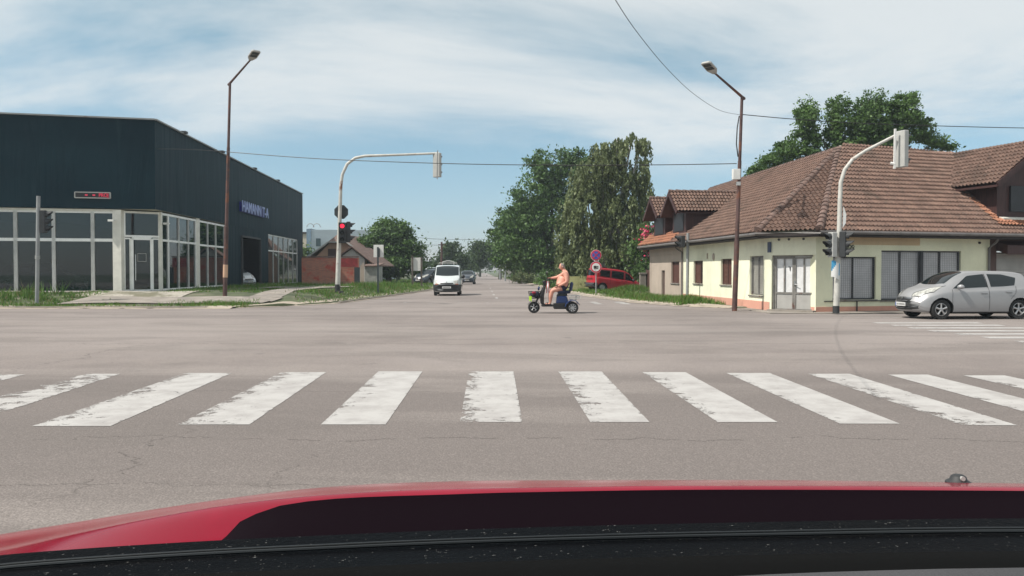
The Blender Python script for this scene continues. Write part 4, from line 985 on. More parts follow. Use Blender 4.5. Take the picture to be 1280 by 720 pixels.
# big right dormer
rs = lambda s, t: (E2.lerp(E3, s)).lerp(PK.lerp(RR, s), t)
Dn = W3 + dB*2.6; hw = 2.0
g = MB(); z0 = 3.55; bse = Dn - nR*.25; fa = bse - dB*hw; fb = bse + dB*hw
g.prism([up(fa, z0), up(fb, z0), up(fb, 4.75), up(bse, 6.4), up(fa, 4.75)], -nR*4.2); g.build('dormer_wall', M['brownwood'], house, world=True)
ap = up(bse+nR*.5, 6.62); ap2 = up(bse-nR*5.2, 6.62); e1 = up(bse+nR*.5-dB*(hw+.55), 4.78); e2 = up(bse-nR*2.6-dB*(hw+.55), 4.78); e3 = up(bse+nR*.5+dB*(hw+.55), 4.78); e4 = up(bse-nR*2.6+dB*(hw+.55), 4.78)
tiled('dormer_roof', [e1, e2, ap2, ap], nR, M['tile'], house, .03); tiled('dormer_roof', [e3, e4, ap2, ap], nR, M['tile'], house, .03)
g = MB()
for e in (e1, e3): g.beam(up(e, e.z-.03)+nR*.01, up(ap, ap.z-.03)+nR*.01, .04, .2); g.prism([up(e, e.z-.09), up(ap, ap.z-.09), up(ap, ap.z-.02), up(e, e.z-.02)], -nR*2.4)
g.build('dormer_bargeboard', M['brownwood'], house, world=True)
g = MB(); g.box(up(bse+nR*.02+dB*.1, 4.3), (3.0, .12, 1.0), Matrix.Rotation(math.atan2(dB.y, dB.x), 3, 'Z')); g.build('dormer_window', M['blackframe'], house, world=True)
g = MB(); g.prism([up(fa+nR*.1, 3.52), up(fb+nR*.1, 3.52), up(fb+nR*.3, 3.46), up(fa+nR*.3, 3.46)], (0, 0, .06)); g.build('dormer_sill', M['mortar'], house, world=True)
n_roof = (E3-E2).cross(PK-E2).normalized(); n_roof = n_roof if n_roof.z > 0 else -n_roof
g = MB()
for i in range(26):
    q = e2.lerp(ap2, i/60) + n_roof*random.uniform(.04, .10) + dB*random.uniform(-.16, .10) + nR*random.uniform(-.05, .2); g.sphere(q, (random.uniform(.03, .09), random.uniform(.03, .08), .035), 7, 5)
g.build('mortar_repair', M['mortar'], house, world=True, sm=True)
def on_roof(p): # project plan point onto right slope plane
    return Vector((p.x, p.y, E2.z - (n_roof.x*(p.x-E2.x)+n_roof.y*(p.y-E2.y))/n_roof.z))
a1 = on_roof(bse-nR*2.4-dB*(hw+.35)); a2 = on_roof(bse-nR*2.4-dB*(hw+.02)); a3 = on_roof(bse+nR*.1-dB*(hw+.02)); a4 = on_roof(bse+nR*.1-dB*(hw+.35))
tiled('orange_tiles', [p+n_roof*.03 for p in (a1, a2, a3, a4)], dR, M['tile_orange'], house, .02)
a1 = on_roof(bse+nR*.1-dB*(hw+.4)); a2 = on_roof(bse+nR*.1+dB*3); a3 = on_roof(bse+nR*.45+dB*3); a4 = on_roof(bse+nR*.45-dB*(hw+.4))
tiled('orange_tiles', [p+n_roof*.03 for p in (a1, a2, a3, a4)], dR, M['tile_orange'], house, .02)
# chimney like vent, wall details
g = MB(); q = on_roof(W2+dR*3.2-nR*2.2); g.box(q+Vector((0, 0, .06)), (.35, .25, .12)); g.build('roof_vent', M['darkfascia'], house, world=True)
g = MB()
q = W1+dC*.0+dL*.15; g.box(up(W1+dC*.03+nC*.02, 2.35)-dL*-.1, (.05, .3, .38)); g.build('street_number_plate', mat('plate_blue_grey', (.05, .07, .13), .5), house, world=True)
g = MB()
for s in (.35, .72, 1.25): g.tube([up(W1+dC*s+nC*.02, 2.62), up(W1+dC*s+nC*.06, 2.62)], .04, 8)
q = W2+dR*7.45; g.tube([up(q, 2.55), up(q+nR*.05, 2.55)], .045, 8); g.build('wall_fixture', M['blackm'], house, world=True)
g = MB()
for k in range(7):   # faded grey scrawl on the wall
    pts = [up(W2+dR*(1.18+.07*k+.05*math.sin(j*2.1+k))+nR*.012, 2.33+.09*math.sin(j*1.3+k*1.7)) for j in range(7)]; g.tube(pts, .009, 4)
g.build('wall_scrawl', M['blackm'], house, world=True)
g = MB(); g.sphere(up(W1+dL*6.1+nL*.02, 2.1), (.05, .12, .17), 10, 6); g.box(up(W1+dL*6.9+nL*.03, 2.15), (.05, .05, .25)); g.build('wall_lamp', M['greige'], house, world=True)

# brown gate beside the house
gt = thing('gate', 'brown sheet metal gate between the red car and the house', 'gate', tuple(at(814, 370, 47.5)))
a = at(807.5, 370, 48.2); a.z = .08; c_ = at(822, 370, 46.9); c_.z = .08; d = (c_-a); g = MB(); g.prism([a, c_, c_+Vector((0, .05, 0)), a+Vector((0, .05, 0))], (0, 0, 1.45))
g.build('gate_panel', M['brownpanel'], gt, world=True)
g = MB(); g.box(at(818, 351, 47.2)+Vector((0, -.02, 0)), (.08, .03, .2)); g.build('letter_box', M['white'], gt, world=True)
g = MB(); g.box(a+Vector((-.2, 0, .55)), (.35, .35, 1.35)); g.box(a+Vector((-.2, 0, 1.25)), (.42, .42, .08)); tag(g.build('gate_pillar', M['concrete']), 'grey concrete pillar left of the brown gate', 'pillar')
# yellow-green fence behind the scooter
fe = thing('picket_fence', 'pale yellow-green board fence left of the parked red car', 'fence', tuple(gnd(715, 366)))
a = at(700, 362, 58); c_ = at(742, 362, 57); g = MB(); n = 26
for i in range(n): p = a.lerp(c_, i/n); g.box((p.x, p.y, .55), (.075, .02, 1.05))
g.build('boards', mat('fence_boards', (.42, .42, .20), .8, var=.2), fe, world=True)
g = MB(); g.beam((a.x, a.y+.04, .3), (c_.x, c_.y+.04, .3), .03, .06); g.beam((a.x, a.y+.04, .85), (c_.x, c_.y+.04, .85), .03, .06); g.build('rail', M['brownpanel'], fe, world=True)

# ------------------------------------------------------------------ far left buildings
bw = thing('brick_wall', 'weathered red brick wall with a low parapet beyond the showroom', 'wall', tuple(at(412, 353, 64)))
def quadwall(name, px0, px1, pyt, z0, Y0, Y1, m, parent, th=.3):
    a = at(px0, pyt, Y0); c = at(px1, pyt, Y1); a0 = up(a, z0); c0 = up(c, z0)
    W = (c-a).length; Hh = a.z-z0
    g = MB(); g.prism([a0, c0, c, a], (0, th, 0)); o = g.build(name, m, parent, world=True)
    L = o.data.uv_layers.new(name='UVMap'); inv_ = parent.matrix_basis if parent else Matrix.Identity(4)
    for lp_ in o.data.loops:
        v = inv_ @ o.data.vertices[lp_.vertex_index].co; L.data[lp_.index].uv = ((v.x-a.x)/max(1e-3, (c.x-a.x))*W, v.z-z0)
    return o
M['brick'] = brick_mat()
quadwall('wall_face', 377, 448, 322, .0, 64, 64.5, M['brick'], bw)
g = MB(); a = at(377, 321.6, 64); c = at(448, 321.6, 64.5); g.beam(a+Vector((0, .15, .04)), c+Vector((0, .15, .04)), .42, .08); g.build('coping', M['hip'], bw, world=True)
g = MB(); a = at(426, 328, 63.95); c = at(447, 328, 64.4); g.prism([a+Vector((0, 0, -.35)), c+Vector((0, 0, -.35)), c+Vector((0, 0, .3)), a+Vector((0, 0, .3))], (0, -.03, 0)); g.build('painted_panel', mat('red_panel', (.42, .05, .05), .7, var=.2), bw, world=True)
gate2 = thing('yard_gate', 'dark yard gate at the right end of the brick wall', 'gate', tuple(at(452, 353, 65))); g = MB(); a = at(443, 353, 64); c = at(450, 353, 64); g.prism([up(a, 0), up(c, 0), up(c, 1.75), up(a, 1.75)], (0, -.04, 0)); g.build('gate_panel', M['octback'], gate2, world=True)
g = MB(); a = at(450.5, 353, 66); c = at(455, 353, 66); g.prism([up(a, 0), up(c, 0), up(c, 2.2), up(a, 1.9)], (0, .1, 0)); g.build('gate_post', M['greige'], gate2, world=True)
M['tan'] = plaster('tan_brick_gable', (.55, .36, .25), (.2, .15, .12), .5)
gh = thing('gabled_house', 'old tan gabled house with tiled roof behind the brick wall', 'house', tuple(at(425, 352, 78)))
Yh = 76
pts = [at(386, 322, Yh), at(412, 302, Yh), at(434, 302, Yh), at(464, 324, Yh)]
g = MB(); g.prism([up(pts[0], 0)+Vector((.5, 0, 0)), up(pts[3], 0)-Vector((.5, 0, 0)), pts[3]-Vector((.5, 0, .1)), pts[2]-Vector((0, 0, .15)), pts[1]-Vector((0, 0, .15)), pts[0]+Vector((.5, 0, -.1))], (0, .3, 0)); g.build('wall', M['tan'], gh, world=True)
ap = at(423, 292, Yh+2); apb = ap+Vector((1.0, 12, 0)); g = MB()
off = Vector((1.0, 14, 0)); e0 = pts[0]+Vector((-.4, -.5, -.2)); e3_ = pts[3]+Vector((.6, -.5, -.3)); p1 = pts[1]+Vector((0, -.5, 0)); p2 = pts[2]+Vector((0, -.5, 0))
g.add([e0, p1, ap, apb, e0+off], [(0, 1, 2, 3, 4)]); g.add([e3_, p2, ap, apb, e3_+off], [(0, 1, 2, 3, 4)]); g.add([p1, p2, ap], [(0, 1, 2)])
g.build('roof', M['hip'], gh, world=True)
g = MB()
for a, c in ((e0, p1), (p1, p2), (p2, e3_)): g.beam(a+Vector((0, -.02, -.06)), c+Vector((0, -.02, -.06)), .06, .14)
g.build('bargeboard', M['greyback'], gh, world=True)
g = MB(); a = at(410, 311, Yh-.03); c = at(420, 322, Yh-.03); g.prism([a, Vector((c.x, a.y, a.z)), Vector((c.x, a.y, c.z)), Vector((a.x, a.y, c.z))], (0, -.04, 0)); g.build('window', M['brownpanel'], gh, world=True)
an = thing('white_annex', 'small white gabled annex with brown tiled roof beside the tan house', 'building', tuple(at(445, 352, 70)))
Ya = 70; w0, w1, w2 = at(424, 323, Ya), at(440, 311, Ya), at(456, 324, Ya)
g = MB(); g.prism([up(w0, 0), up(w2, 0), w2, w1, w0], (0, .3, 0)); g.build('wall', mat('white_plaster', (.55, .53, .50), .9, var=.08), an, world=True)
g = MB(); off = Vector((.7, 6, 0)); f0 = w0+Vector((-.4, -.4, -.15)); f1 = w1+Vector((0, -.4, .12)); f2 = at(470, 333, Ya-.4)
g.prism([f0, f1, f1+off, f0+off], (0, 0, .1)); g.prism([f2, f1+Vector((.02, 0, 0)), f1+off, f2+off], (0, 0, .1)); g.build('roof', M['hip'], an, world=True)
tk = thing('shed', 'small grey plastered shed right of the white annex', 'shed', tuple(at(463, 353, 68)))
a = at(456, 333, 68); c = at(471, 333, 68); g = MB(); g.prism([up(a, 0), up(c, 0), up(c, a.z), up(a, a.z)], (0, 3, 0)); g.build('wall', mat('grey_shed_wall', (.30, .30, .28), .85, var=.2), tk, world=True)
g = MB(); g.prism([a+Vector((-.15, -.2, .0)), c+Vector((.15, -.2, -.0)), c+Vector((.15, 3.2, .25)), a+Vector((-.15, 3.2, .25))], (0, 0, .08)); g.build('roof', M['hip'], tk, world=True)
M['modern'] = mat('pale_panel_cladding', (.46, .52, .57), .6, var=.05)
mb_ = thing('modern_building', 'pale grey flat-roofed building behind the old gabled house', 'building', tuple(at(420, 350, 110)))
a = at(389, 287, 110); c = at(470, 289, 112); g = MB(); g.prism([up(a, 0), up(c, 0), up(c+Vector((0, 20, 0)), 0), up(a+Vector((0, 20, 0)), 0)], (0, 0, a.z)); g.build('wall', M['modern'], mb_, world=True)
a0 = at(383, 286, 110.5); g = MB(); g.prism([up(a0, 0), up(a, 0)+Vector((-.01, -.05, 0)), up(a+Vector((-.01, 20, 0)), 0), up(a0+Vector((0, 20, 0)), 0)], (0, 0, a0.z)); g.build('blue_corner_wall', mat('slate_blue_cladding', (.09, .14, .19), .6), mb_, world=True)
a = at(395, 298, 109.9); c = at(401, 308, 109.9); g = MB(); g.prism([a, Vector((c.x, a.y, a.z)), Vector((c.x, a.y, c.z)), Vector((a.x, a.y, c.z))], (0, -.06, 0)); g.build('window', mat('window_dark', (.05, .08, .09), .3), mb_, world=True)
g = MB()
for px in (388, 396):
    c = at(px, 284, 111); g.tube([c+Vector((math.cos(t)*.5, 0, math.sin(t)*.5)) for t in np.linspace(0, math.pi, 9)], .05, 6)
g.build('roof_rail', M['greypole'], mb_, world=True)
cb2 = thing('cream_building', 'cream building slice seen right of the showroom end', 'building', tuple(at(379, 350, 125)))
a = at(372, 292, 125); c = at(384, 292, 125); g = MB(); g.prism([up(a, 0), up(c, 0), up(c+Vector((0, 8, 0)), 0), up(a+Vector((0, 8, 0)), 0)], (0, 0, a.z)); g.build('wall', mat('cream_plaster', (.52, .46, .36), .9), cb2, world=True)
g = MB(); g.prism([up(a, a.z)+Vector((-.2, -.2, 0)), up(c, a.z)+Vector((.2, -.2, 0)), up(c, a.z)+Vector((.2, 8, 0)), up(a, a.z)+Vector((-.2, 8, 0))], (0, 0, .25)); g.build('roof', M['darkfascia'], cb2, world=True)
# billboards
bb = thing('small_billboard', 'small white board on a single dark post on the left verge', 'sign', tuple(up(at(471, 369, 46), hL(at(471, 369, 46).x, 46))))
c = at(472, 0, 46); g = MB(); a = at(467, 306, 46); c2 = at(479.5, 321.5, 46); g.box(((a.x+c2.x)/2, 46, (a.z+c2.z)/2), (c2.x-a.x, .05, a.z-c2.z)); g.build('board', M['white'], bb, world=True)
g = MB(); x = at(471.5, 0, 46).x; g.beam((x, 45.93, 0), (x, 45.93, at(0, 309, 46).z), .09, .06); g.box((x+.07, 45.93, at(0, 316, 46).z), (.08, .05, .5)); g.build('post', M['octback'], bb, world=True)
bb = thing('billboard', 'white billboard on two wooden posts left of the van', 'billboard', tuple(up(at(520, 357, 62), .1)))
g = MB(); a = at(514, 322, 62); c2 = at(528, 338.5, 62); g.box(((a.x+c2.x)/2, 62, (a.z+c2.z)/2), (c2.x-a.x, .06, a.z-c2.z)); g.build('board', M['white'], bb, world=True)
for px, pt in ((514.5, 321), (526, 323)):
    x = at(px, 0, 61.9).x; g = MB(); g.beam((x, 61.9, -.2), (x, 61.9, at(0, pt, 62).z+.1), .13, .1); g.build('post', M['bark'], bb, world=True)
# utility poles
up_ = thing('utility_pole', 'thin wooden utility pole left of the distant round tree', 'pole', tuple(at(552, 352, 100)))
c = at(552, 302.5, 100); g = MB(); g.tube([(c.x, 100, -.2), (c.x, 100, c.z)], [.17, .12], 8); g.build('pole_shaft', M['rust'], up_, world=True); g = MB(); g.beam((c.x-.45, 100, c.z-.35), (c.x+.45, 100, c.z-.35), .1, .1); g.build('crossarm', M['rust'], up_, world=True)
for i, (px, Y) in enumerate(((631.5, 112), (625, 124))):
    u2 = thing('wooden_pole', ['slim bare pole on the right verge of the far road', 'slimmer bare pole farther along the right verge'][i], 'pole', tuple(at(px, 352, Y))); c = at(px, 322, Y); g = MB(); g.tube([(c.x, Y, -.2), (c.x, Y, c.z)], [.12, .09], 7); g.build('pole_shaft', M['greypole'], u2, world=True)
sg_ = thing('round_road_sign', 'distant round sign back on a pole on the right verge', 'road sign', tuple(at(636.5, 350, 95))); c = at(636.5, 339, 95); g = MB(); g.lathe((c.x, 95, c.z), (0, 1, 0), [(0, -.03), (.3, -.03), (.3, .03), (0, .03)], 16); g.build('sign_plate', M['greyback'], sg_, world=True); g = MB(); g.tube([(c.x, 95.05, 0), (c.x, 95.05, c.z)], .035, 6); g.build('post', M['greypole'], sg_, world=True)

# ------------------------------------------------------------------ street lamps
def lamp(label, base, top, headp, armtop_back, ptsr=(.085, .055)):
    t = thing('street_lamp', label, 'street lamp', tuple(base)); base = Vector(base); top = Vector(top); hp = Vector(headp)
    g = MB(); m1 = base.lerp(top, .33); m2 = base.lerp(top, .7)
    g.tube([base-Vector((0, 0, .1)), m1, m1+Vector((0, 0, .01)), m2, m2+Vector((0, 0, .01)), top], [ptsr[0]*1.15, ptsr[0]*1.12, ptsr[0]*.9, ptsr[0]*.82, ptsr[1]*1.1, ptsr[1]], 12); g.build('pole', M['rust'], t, world=True, sm=True)
    g = MB(); d = (hp-top).normalized(); g.tube([top-d*.18, top+d*.02, hp-d*.22], [.06, .05, .035], 8); g.build('arm', M['rust'], t, world=True, sm=True)
    # flat tapered LED head
    side = d.cross(Vector((0, 0, 1))).normalized(); dn = side.cross(d); dn = dn if dn.z < 0 else -dn
    dd = (d + Vector((0, 0, -.10))).normalized()
    dd = (d*.95 + Vector((0, 0, .12))).normalized(); dn = side.cross(dd); dn = dn if dn.z < 0 else -dn
    P0 = [hp-dd*.28-side*.07, hp-dd*.05-side*.19, hp+dd*.40-side*.19, hp+dd*.45-side*.13, hp+dd*.45+side*.13, hp+dd*.40+side*.19, hp-dd*.05+side*.19, hp-dd*.28+side*.07]
    g = MB(); g.prism(P0, -dn*.07); h_ = g.build('lamp_head', M['greyback'], t, world=True, bevel=.01)
    for k in range(2):
        q = hp + dd*(.02+.2*k); g = MB(); g.prism([q-side*.14+dn*.001, q+side*.14+dn*.001, q+side*.14+dd*.16+dn*.001, q-side*.14+dd*.16+dn*.001], dn*.012); go = g.build('lamp_lens', M['octback']); go.data.transform(t.matrix_basis.inverted()); go.parent = h_
    return t
bl = at(281, 373, 35.5); bl.z = hL(bl.x, 35.5); lampL = lamp('rusty brown street lamp in front of the dark showroom', bl, at(287.5, 104, 35.5), at(316, 71.5, 33.4), None)
g = MB(); g.tube([bl.lerp(at(287.5, 104, 35.5), .09), bl.lerp(at(287.5, 104, 35.5), .15)], .105, 12); g.build('paint_band', M['tan'], lampL, world=True)
br = at(918, 388, 29.6); br.z = .02; trp = at(927.5, 121, 29.6); lampR = lamp('rusty brown street lamp at the corner of the yellow house', br, trp, at(889, 87.5, 27.9), None)
g = MB(); c = at(920, 218, 29.4); g.box(c+Vector((.0, -.02, 0)), (.27, .2, .38)); g.build('junction_box', M['white'], lampR, world=True, bevel=.01)
g = MB(); g.box(at(923, 229.5, 29.4), (.13, .12, .13)); g.build('small_box', M['white'], lampR, world=True)
g = MB(); g.tube([at(924, 145, 29.5), at(921.5, 160, 29.45), at(920.5, 180, 29.45), at(922.5, 196, 29.5)], .022, 6); g.build('cable_loop', M['black'], lampR, world=True, sm=True)

# ------------------------------------------------------------------ traffic lights
def signal(parent, c, yaw, lit=None, lamps=3, hooded=True, pitch=.31, body='blackm', wid=.32, plate=False):
    """signal head facing direction yaw (radians, 0 = -Y toward camera)"""
    T = Matrix.Translation(c) @ Matrix.Rotation(yaw, 4, 'Z'); inv_ = parent.matrix_basis.inverted()
    g = MB(); g.T = T; hgt = pitch*lamps+.03; g.box((0, 0, 0), (wid, .2, hgt)); h_ = g.build('signal_head', M[body], parent, world=True, bevel=.02)
    for i in range(lamps):
        z = (lamps-1)/2*pitch - i*pitch
        g = MB(); g.T = T; g.lathe((0, -.105, z), (0, -1, 0), [(0, .02), (.06, .018), (.105, 0)], 18); go = g.build('lamp', M['redlamp'] if lit == i else M['offlamp']); go.data.transform(inv_); go.parent = h_
        if hooded:
            g = MB(); g.T = T; n = 18; vs = []; fs = []
            for k in range(n+1):
                a = R(-40) + k/n*R(260); L_ = .26
                for (rr, yy) in ((.125, -.10), (.125, -.10-L_*(.35+.65*max(0, math.sin(a))**.6)), (.115, -.10-L_*(.35+.65*max(0, math.sin(a))**.6)), (.115, -.10)):
                    vs.append((rr*math.cos(a), yy, z+rr*math.sin(a)))
            for k in range(n):
                for j in range(3): fs.append((k*4+j, k*4+j+1, k*4+4+j+1, k*4+4+j))
            g.add(vs, fs); go = g.build('visor', M['blackm']); go.data.transform(inv_); go.parent = h_
    return h_
# left mast arm
Ys = 41; b0 = at(422, 368.5, Ys); b0.z = hL(b0.x, Ys)
ts = thing('traffic_light', 'traffic light with red lamp lit on a long arm over the left lane', 'traffic light', tuple(b0))
arm = [b0, at(423, 330, Ys), at(424.5, 280, Ys), at(426, 232, Ys), at(428, 218, Ys), at(434, 205, Ys), at(444, 197.5, Ys), at(456, 195, Ys), at(500, 193.5, Ys), at(549, 191.5, Ys)]
g = MB(); g.tube(arm, [.13, .125, .10, .085, .08, .08, .075, .07, .06, .055], 12); g.build('pole', M['galv'], ts, world=True, sm=True)
g = MB(); g.tube([b0, b0+Vector((0, 0, .42))], .14, 12); g.box(b0+Vector((0, 0, .03)), (.5, .5, .1)); g.build('pole_base', M['blackm'], ts, world=True)
c = at(428, 291, Ys-.25); signal(ts, c, R(8), 0, 3, pitch=.34, wid=.38)
c = at(435.5, 290, Ys); signal(ts, c, R(105), None, 3, pitch=.34, wid=.34)
for px, ddx in ((547, 0),):
    c = at(546.5, 206.5, Ys); T = None
    signal(ts, c, R(150), None, 3, pitch=.40, wid=.42, body='greyback')
    g = MB(); g.beam(at(547, 188, Ys-.25), at(546.5, 224, Ys-.25), .05, .05, up=(0, 1, 0)); g.build('bracket', M['greypole'], ts, world=True)
so2 = thing('stop_sign', 'octagonal sign seen from its dark back on the left signal pole', 'road sign', tuple(at(426.5, 265, Ys+.15)))
c = at(426.5, 265, Ys+.12); g = MB(); rr = .38; g.prism([c+Vector((rr*math.cos(R(22.5+45*k)), 0, rr*math.sin(R(22.5+45*k)))) for k in range(8)], (0, .03, 0)); g.build('sign_plate', M['octback'], so2, world=True)
g = MB(); g.beam(c+Vector((-.25, -.03, .12)), c+Vector((.25, -.03, .12)), .04, .05); g.beam(c+Vector((-.25, -.03, -.12)), c+Vector((.25, -.03, -.12)), .04, .05); g.build('bracket', M['blackm'], so2, world=True)
# right mast arm
Yr = 27.3; b0 = at(1045, 391.5, Yr); b0.z = .03
tr_ = thing('traffic_light', 'traffic light on a curved pale pole before the yellow house', 'traffic light', tuple(b0))
arm = [b0, at(1047, 340, Yr), at(1049, 290, Yr), at(1050, 250, Yr), at(1051, 228, Yr), at(1056, 212, Yr), at(1066, 199, Yr), at(1082, 188.5, Yr), at(1118, 170, Yr-.2)]
g = MB(); g.tube(arm, [.105, .10, .08, .075, .07, .065, .06, .055, .05], 12); g.build('pole', M['galv'], tr_, world=True, sm=True)
g = MB(); g.tube([b0, b0+Vector((0, 0, .26))], .112, 12); g.build('pole_base', M['blackm'], tr_, world=True)
c = at(1040.5, 306, Yr-.1); signal(tr_, c, R(-75), None, 3, pitch=.27, wid=.28, body='greyback')
c = at(1053.5, 305.5, Yr-.15); signal(tr_, c, R(62), None, 3, pitch=.28, wid=.28)
c = at(1127, 186.5, Yr-.2); signal(tr_, c, R(112), None, 3, pitch=.40, wid=.42, body='greyback')
g = MB(); g.beam(at(1119, 161, Yr-.3), at(1118, 211, Yr-.3), .06, .06, up=(0, 1, 0)); g.tube([at(1113, 204, Yr-.25), at(1119, 205, Yr-.3)], .05, 8); g.build('bracket', M['white'], tr_, world=True)
# torn poster tied round the pole, small flag plate higher up
po = thing('poster', 'torn blue and white paper poster tied round the signal pole', 'poster', tuple(at(1044, 337, Yr-.12)))
def warp(a, s): return a
g = MB(); n = 8
cs = at(1044.5, 337, Yr-.14)
def pq(u, v): return (cs.x-.14+u*.28, cs.y-.05*math.sin(u*3.1)+.03*v, cs.z+.26-v*.55+.05*math.sin(u*4+1))
vs = [pq(i/n, j/n) for i in range(n+1) for j in range(n+1)]; fs = [(i*(n+1)+j, (i+1)*(n+1)+j, (i+1)*(n+1)+j+1, i*(n+1)+j+1) for i in range(n) for j in range(n)]
g.add(vs, fs)
for i, f_ in enumerate(g.f):
    ii, jj = divmod(i, n); g.m[i] = 1 if (ii+jj*.9 < 4 or (ii == n-1 and jj < 6)) else 0
g.build('poster_sheet', [M['signwhite'], mat('poster_blue', (.05, .28, .50), .6)], po, world=True, sm=True)
g = MB(); c = at(1053.5, 272, Yr); g.prism([c+Vector((0, -.05, .38)), c+Vector((.10, -.05, .1)), c+Vector((.08, -.05, -.2)), c+Vector((-.02, -.05, -.35))], (0, .02, 0)); g.build('side_plate', M['signwhite'], tr_, world=True)
# small signal poles at left and right
b0 = at(46, 372.5, 33.2); b0.z = hL(b0.x, 33.2); ps = thing('pedestrian_signal', 'grey straight signal pole standing in grass before the showroom window', 'traffic light', tuple(b0))
tp = at(48, 245, 33.2); g = MB(); g.tube([b0-Vector((0, 0, .1)), tp], .075, 12); g.build('pole', M['greypole'], ps, world=True, sm=True)
signal(ps, at(54.5, 277, 33.3), R(100), None, 3, pitch=.30, wid=.30)
g = MB(); q = b0.lerp(tp, .42)
for k in range(3): g.tube([q+Vector((.09*math.cos(t), .09*math.sin(t), .05*k+.02*math.sin(t*2))) for t in np.linspace(0, 6.283, 13)], .012, 5)
g.build('wire_binding', M['greyback'], ps, world=True)
b0 = at(859, 377.5, 37.2); b0.z = .05; ps = thing('pedestrian_signal', 'thin grey signal pole in weeds beside the yellow house', 'traffic light', tuple(b0))
tp = at(860, 291.5, 37.2); g = MB(); g.tube([b0-Vector((0, 0, .1)), tp], .07, 12); g.build('pole', M['greypole'], ps, world=True, sm=True)
signal(ps, at(852.5, 302, 37.1), R(-80), None, 2, pitch=.26, wid=.30)
# round signs
sp_x = at(745, 367, 47); sp_x.z = .06
si = thing('round_road_sign', 'no-stopping sign above a red-ringed round sign on one post', 'road sign', tuple(sp_x))
g = MB(); g.tube([sp_x, (sp_x.x, 47.04, at(0, 312, 47).z)], .035, 8); g.build('post', M['greypole'], si, world=True)
def disc(c, r, y, m, nm, par, th=.01): g = MB(); g.lathe((c.x, y, c.z), (0, -1, 0), [(0, 0), (r, 0), (r, th), (0, th)], 28); return g.build(nm, m, par, world=True)
c = at(745, 319, 46.95); s1_ = disc(c, .32, 46.95, M['signwhite'], 'no_stopping_plate', si)
inv_ = si.matrix_basis.inverted()
def sub(o, par):
    o.parent = par; return o
sub(disc(c, .305, 46.938, M['signred'], 'red_ring', si), s1_); sub(disc(c, .225, 46.926, M['signblue'], 'blue_field', si), s1_)
g = MB()
for a in (45, 135): g.box((c.x, 46.909, c.z), (.56, .006, .05), Matrix.Rotation(R(a), 3, 'Y'))
sub(g.build('red_cross', M['signred'], si, world=True), s1_)
c = at(745, 334, 46.95); s2_ = disc(c, .34, 46.95, M['signwhite'], 'red_ringed_plate', si); sub(disc(c, .325, 46.938, M['signred'], 'red_ring', si), s2_); sub(disc(c, .245, 46.926, M['signwhite'], 'white_field', si), s2_)
g = MB(); g.box((c.x-.06, 46.908, c.z+.02), (.16, .01, .12)); g.box((c.x+.08, 46.908, c.z+.03), (.1, .01, .06)); g.box((c.x+.02, 46.908, c.z-.06), (.2, .01, .05)); g.tube([(c.x-.1, 46.905, c.z-.09), (c.x-.1, 46.9, c.z-.06)], .03, 8)
sub(g.build('pictogram', M['black'], si, world=True), s2_)

# ------------------------------------------------------------------ wires
def wire(label, pts, r=.016):
    pts = [Vector(p) for p in pts]; g = MB(); out = []
    for i in range(len(pts)-1):
        p0 = pts[max(0, i-1)]; p1 = pts[i]; p2 = pts[i+1]; p3 = pts[min(len(pts)-1, i+2)]
        for k in range(6):
            t = k/6; out.append(.5*((2*p1)+(p2-p0)*t+(2*p0-5*p1+4*p2-p3)*t*t+(3*p1-p0-3*p2+p3)*t**3))
    out.append(pts[-1]); g.tube(out, r, 5); tag(g.build('overhead_wire', M['black'], None, sm=True), label, 'wire')
wire('low overhead wire spanning the junction between both street lamps', [at(285.5, 190, 35.4), at(400, 198.5, 34), at(560, 204.5, 32.5), at(700, 206.5, 31.5), at(830, 206, 30.5), at(921, 204.5, 29.6)])
wire('wire running from the left street lamp to the showroom roof edge', [at(285.5, 190, 35.4), at(240, 187, 38), at(196, 186, 40.3)])
wire('wire rising from the right street lamp towards the viewer', [at(925, 143.5, 29.5), at(900, 138, 26), at(868, 118, 22), at(835, 87, 18), at(800, 45, 14.5), at(770, 1, 12), at(720, -90, 8)], .0065)
wire('wire from the right street lamp off over the tiled roof', [at(926, 143, 29.6), at(1000, 149.5, 30.5), at(1100, 155, 31.5), at(1280, 160, 33), at(1420, 160, 35)])
wire('thin distant wire above the van reaching the right trees', [at(515, 296, 100), at(552, 299, 100), at(650, 300, 105)], .02)
wire('lowest distant wire from the round tree to the utility pole', [at(520, 304, 95), at(535, 306, 98), at(552, 306.5, 100)], .022)

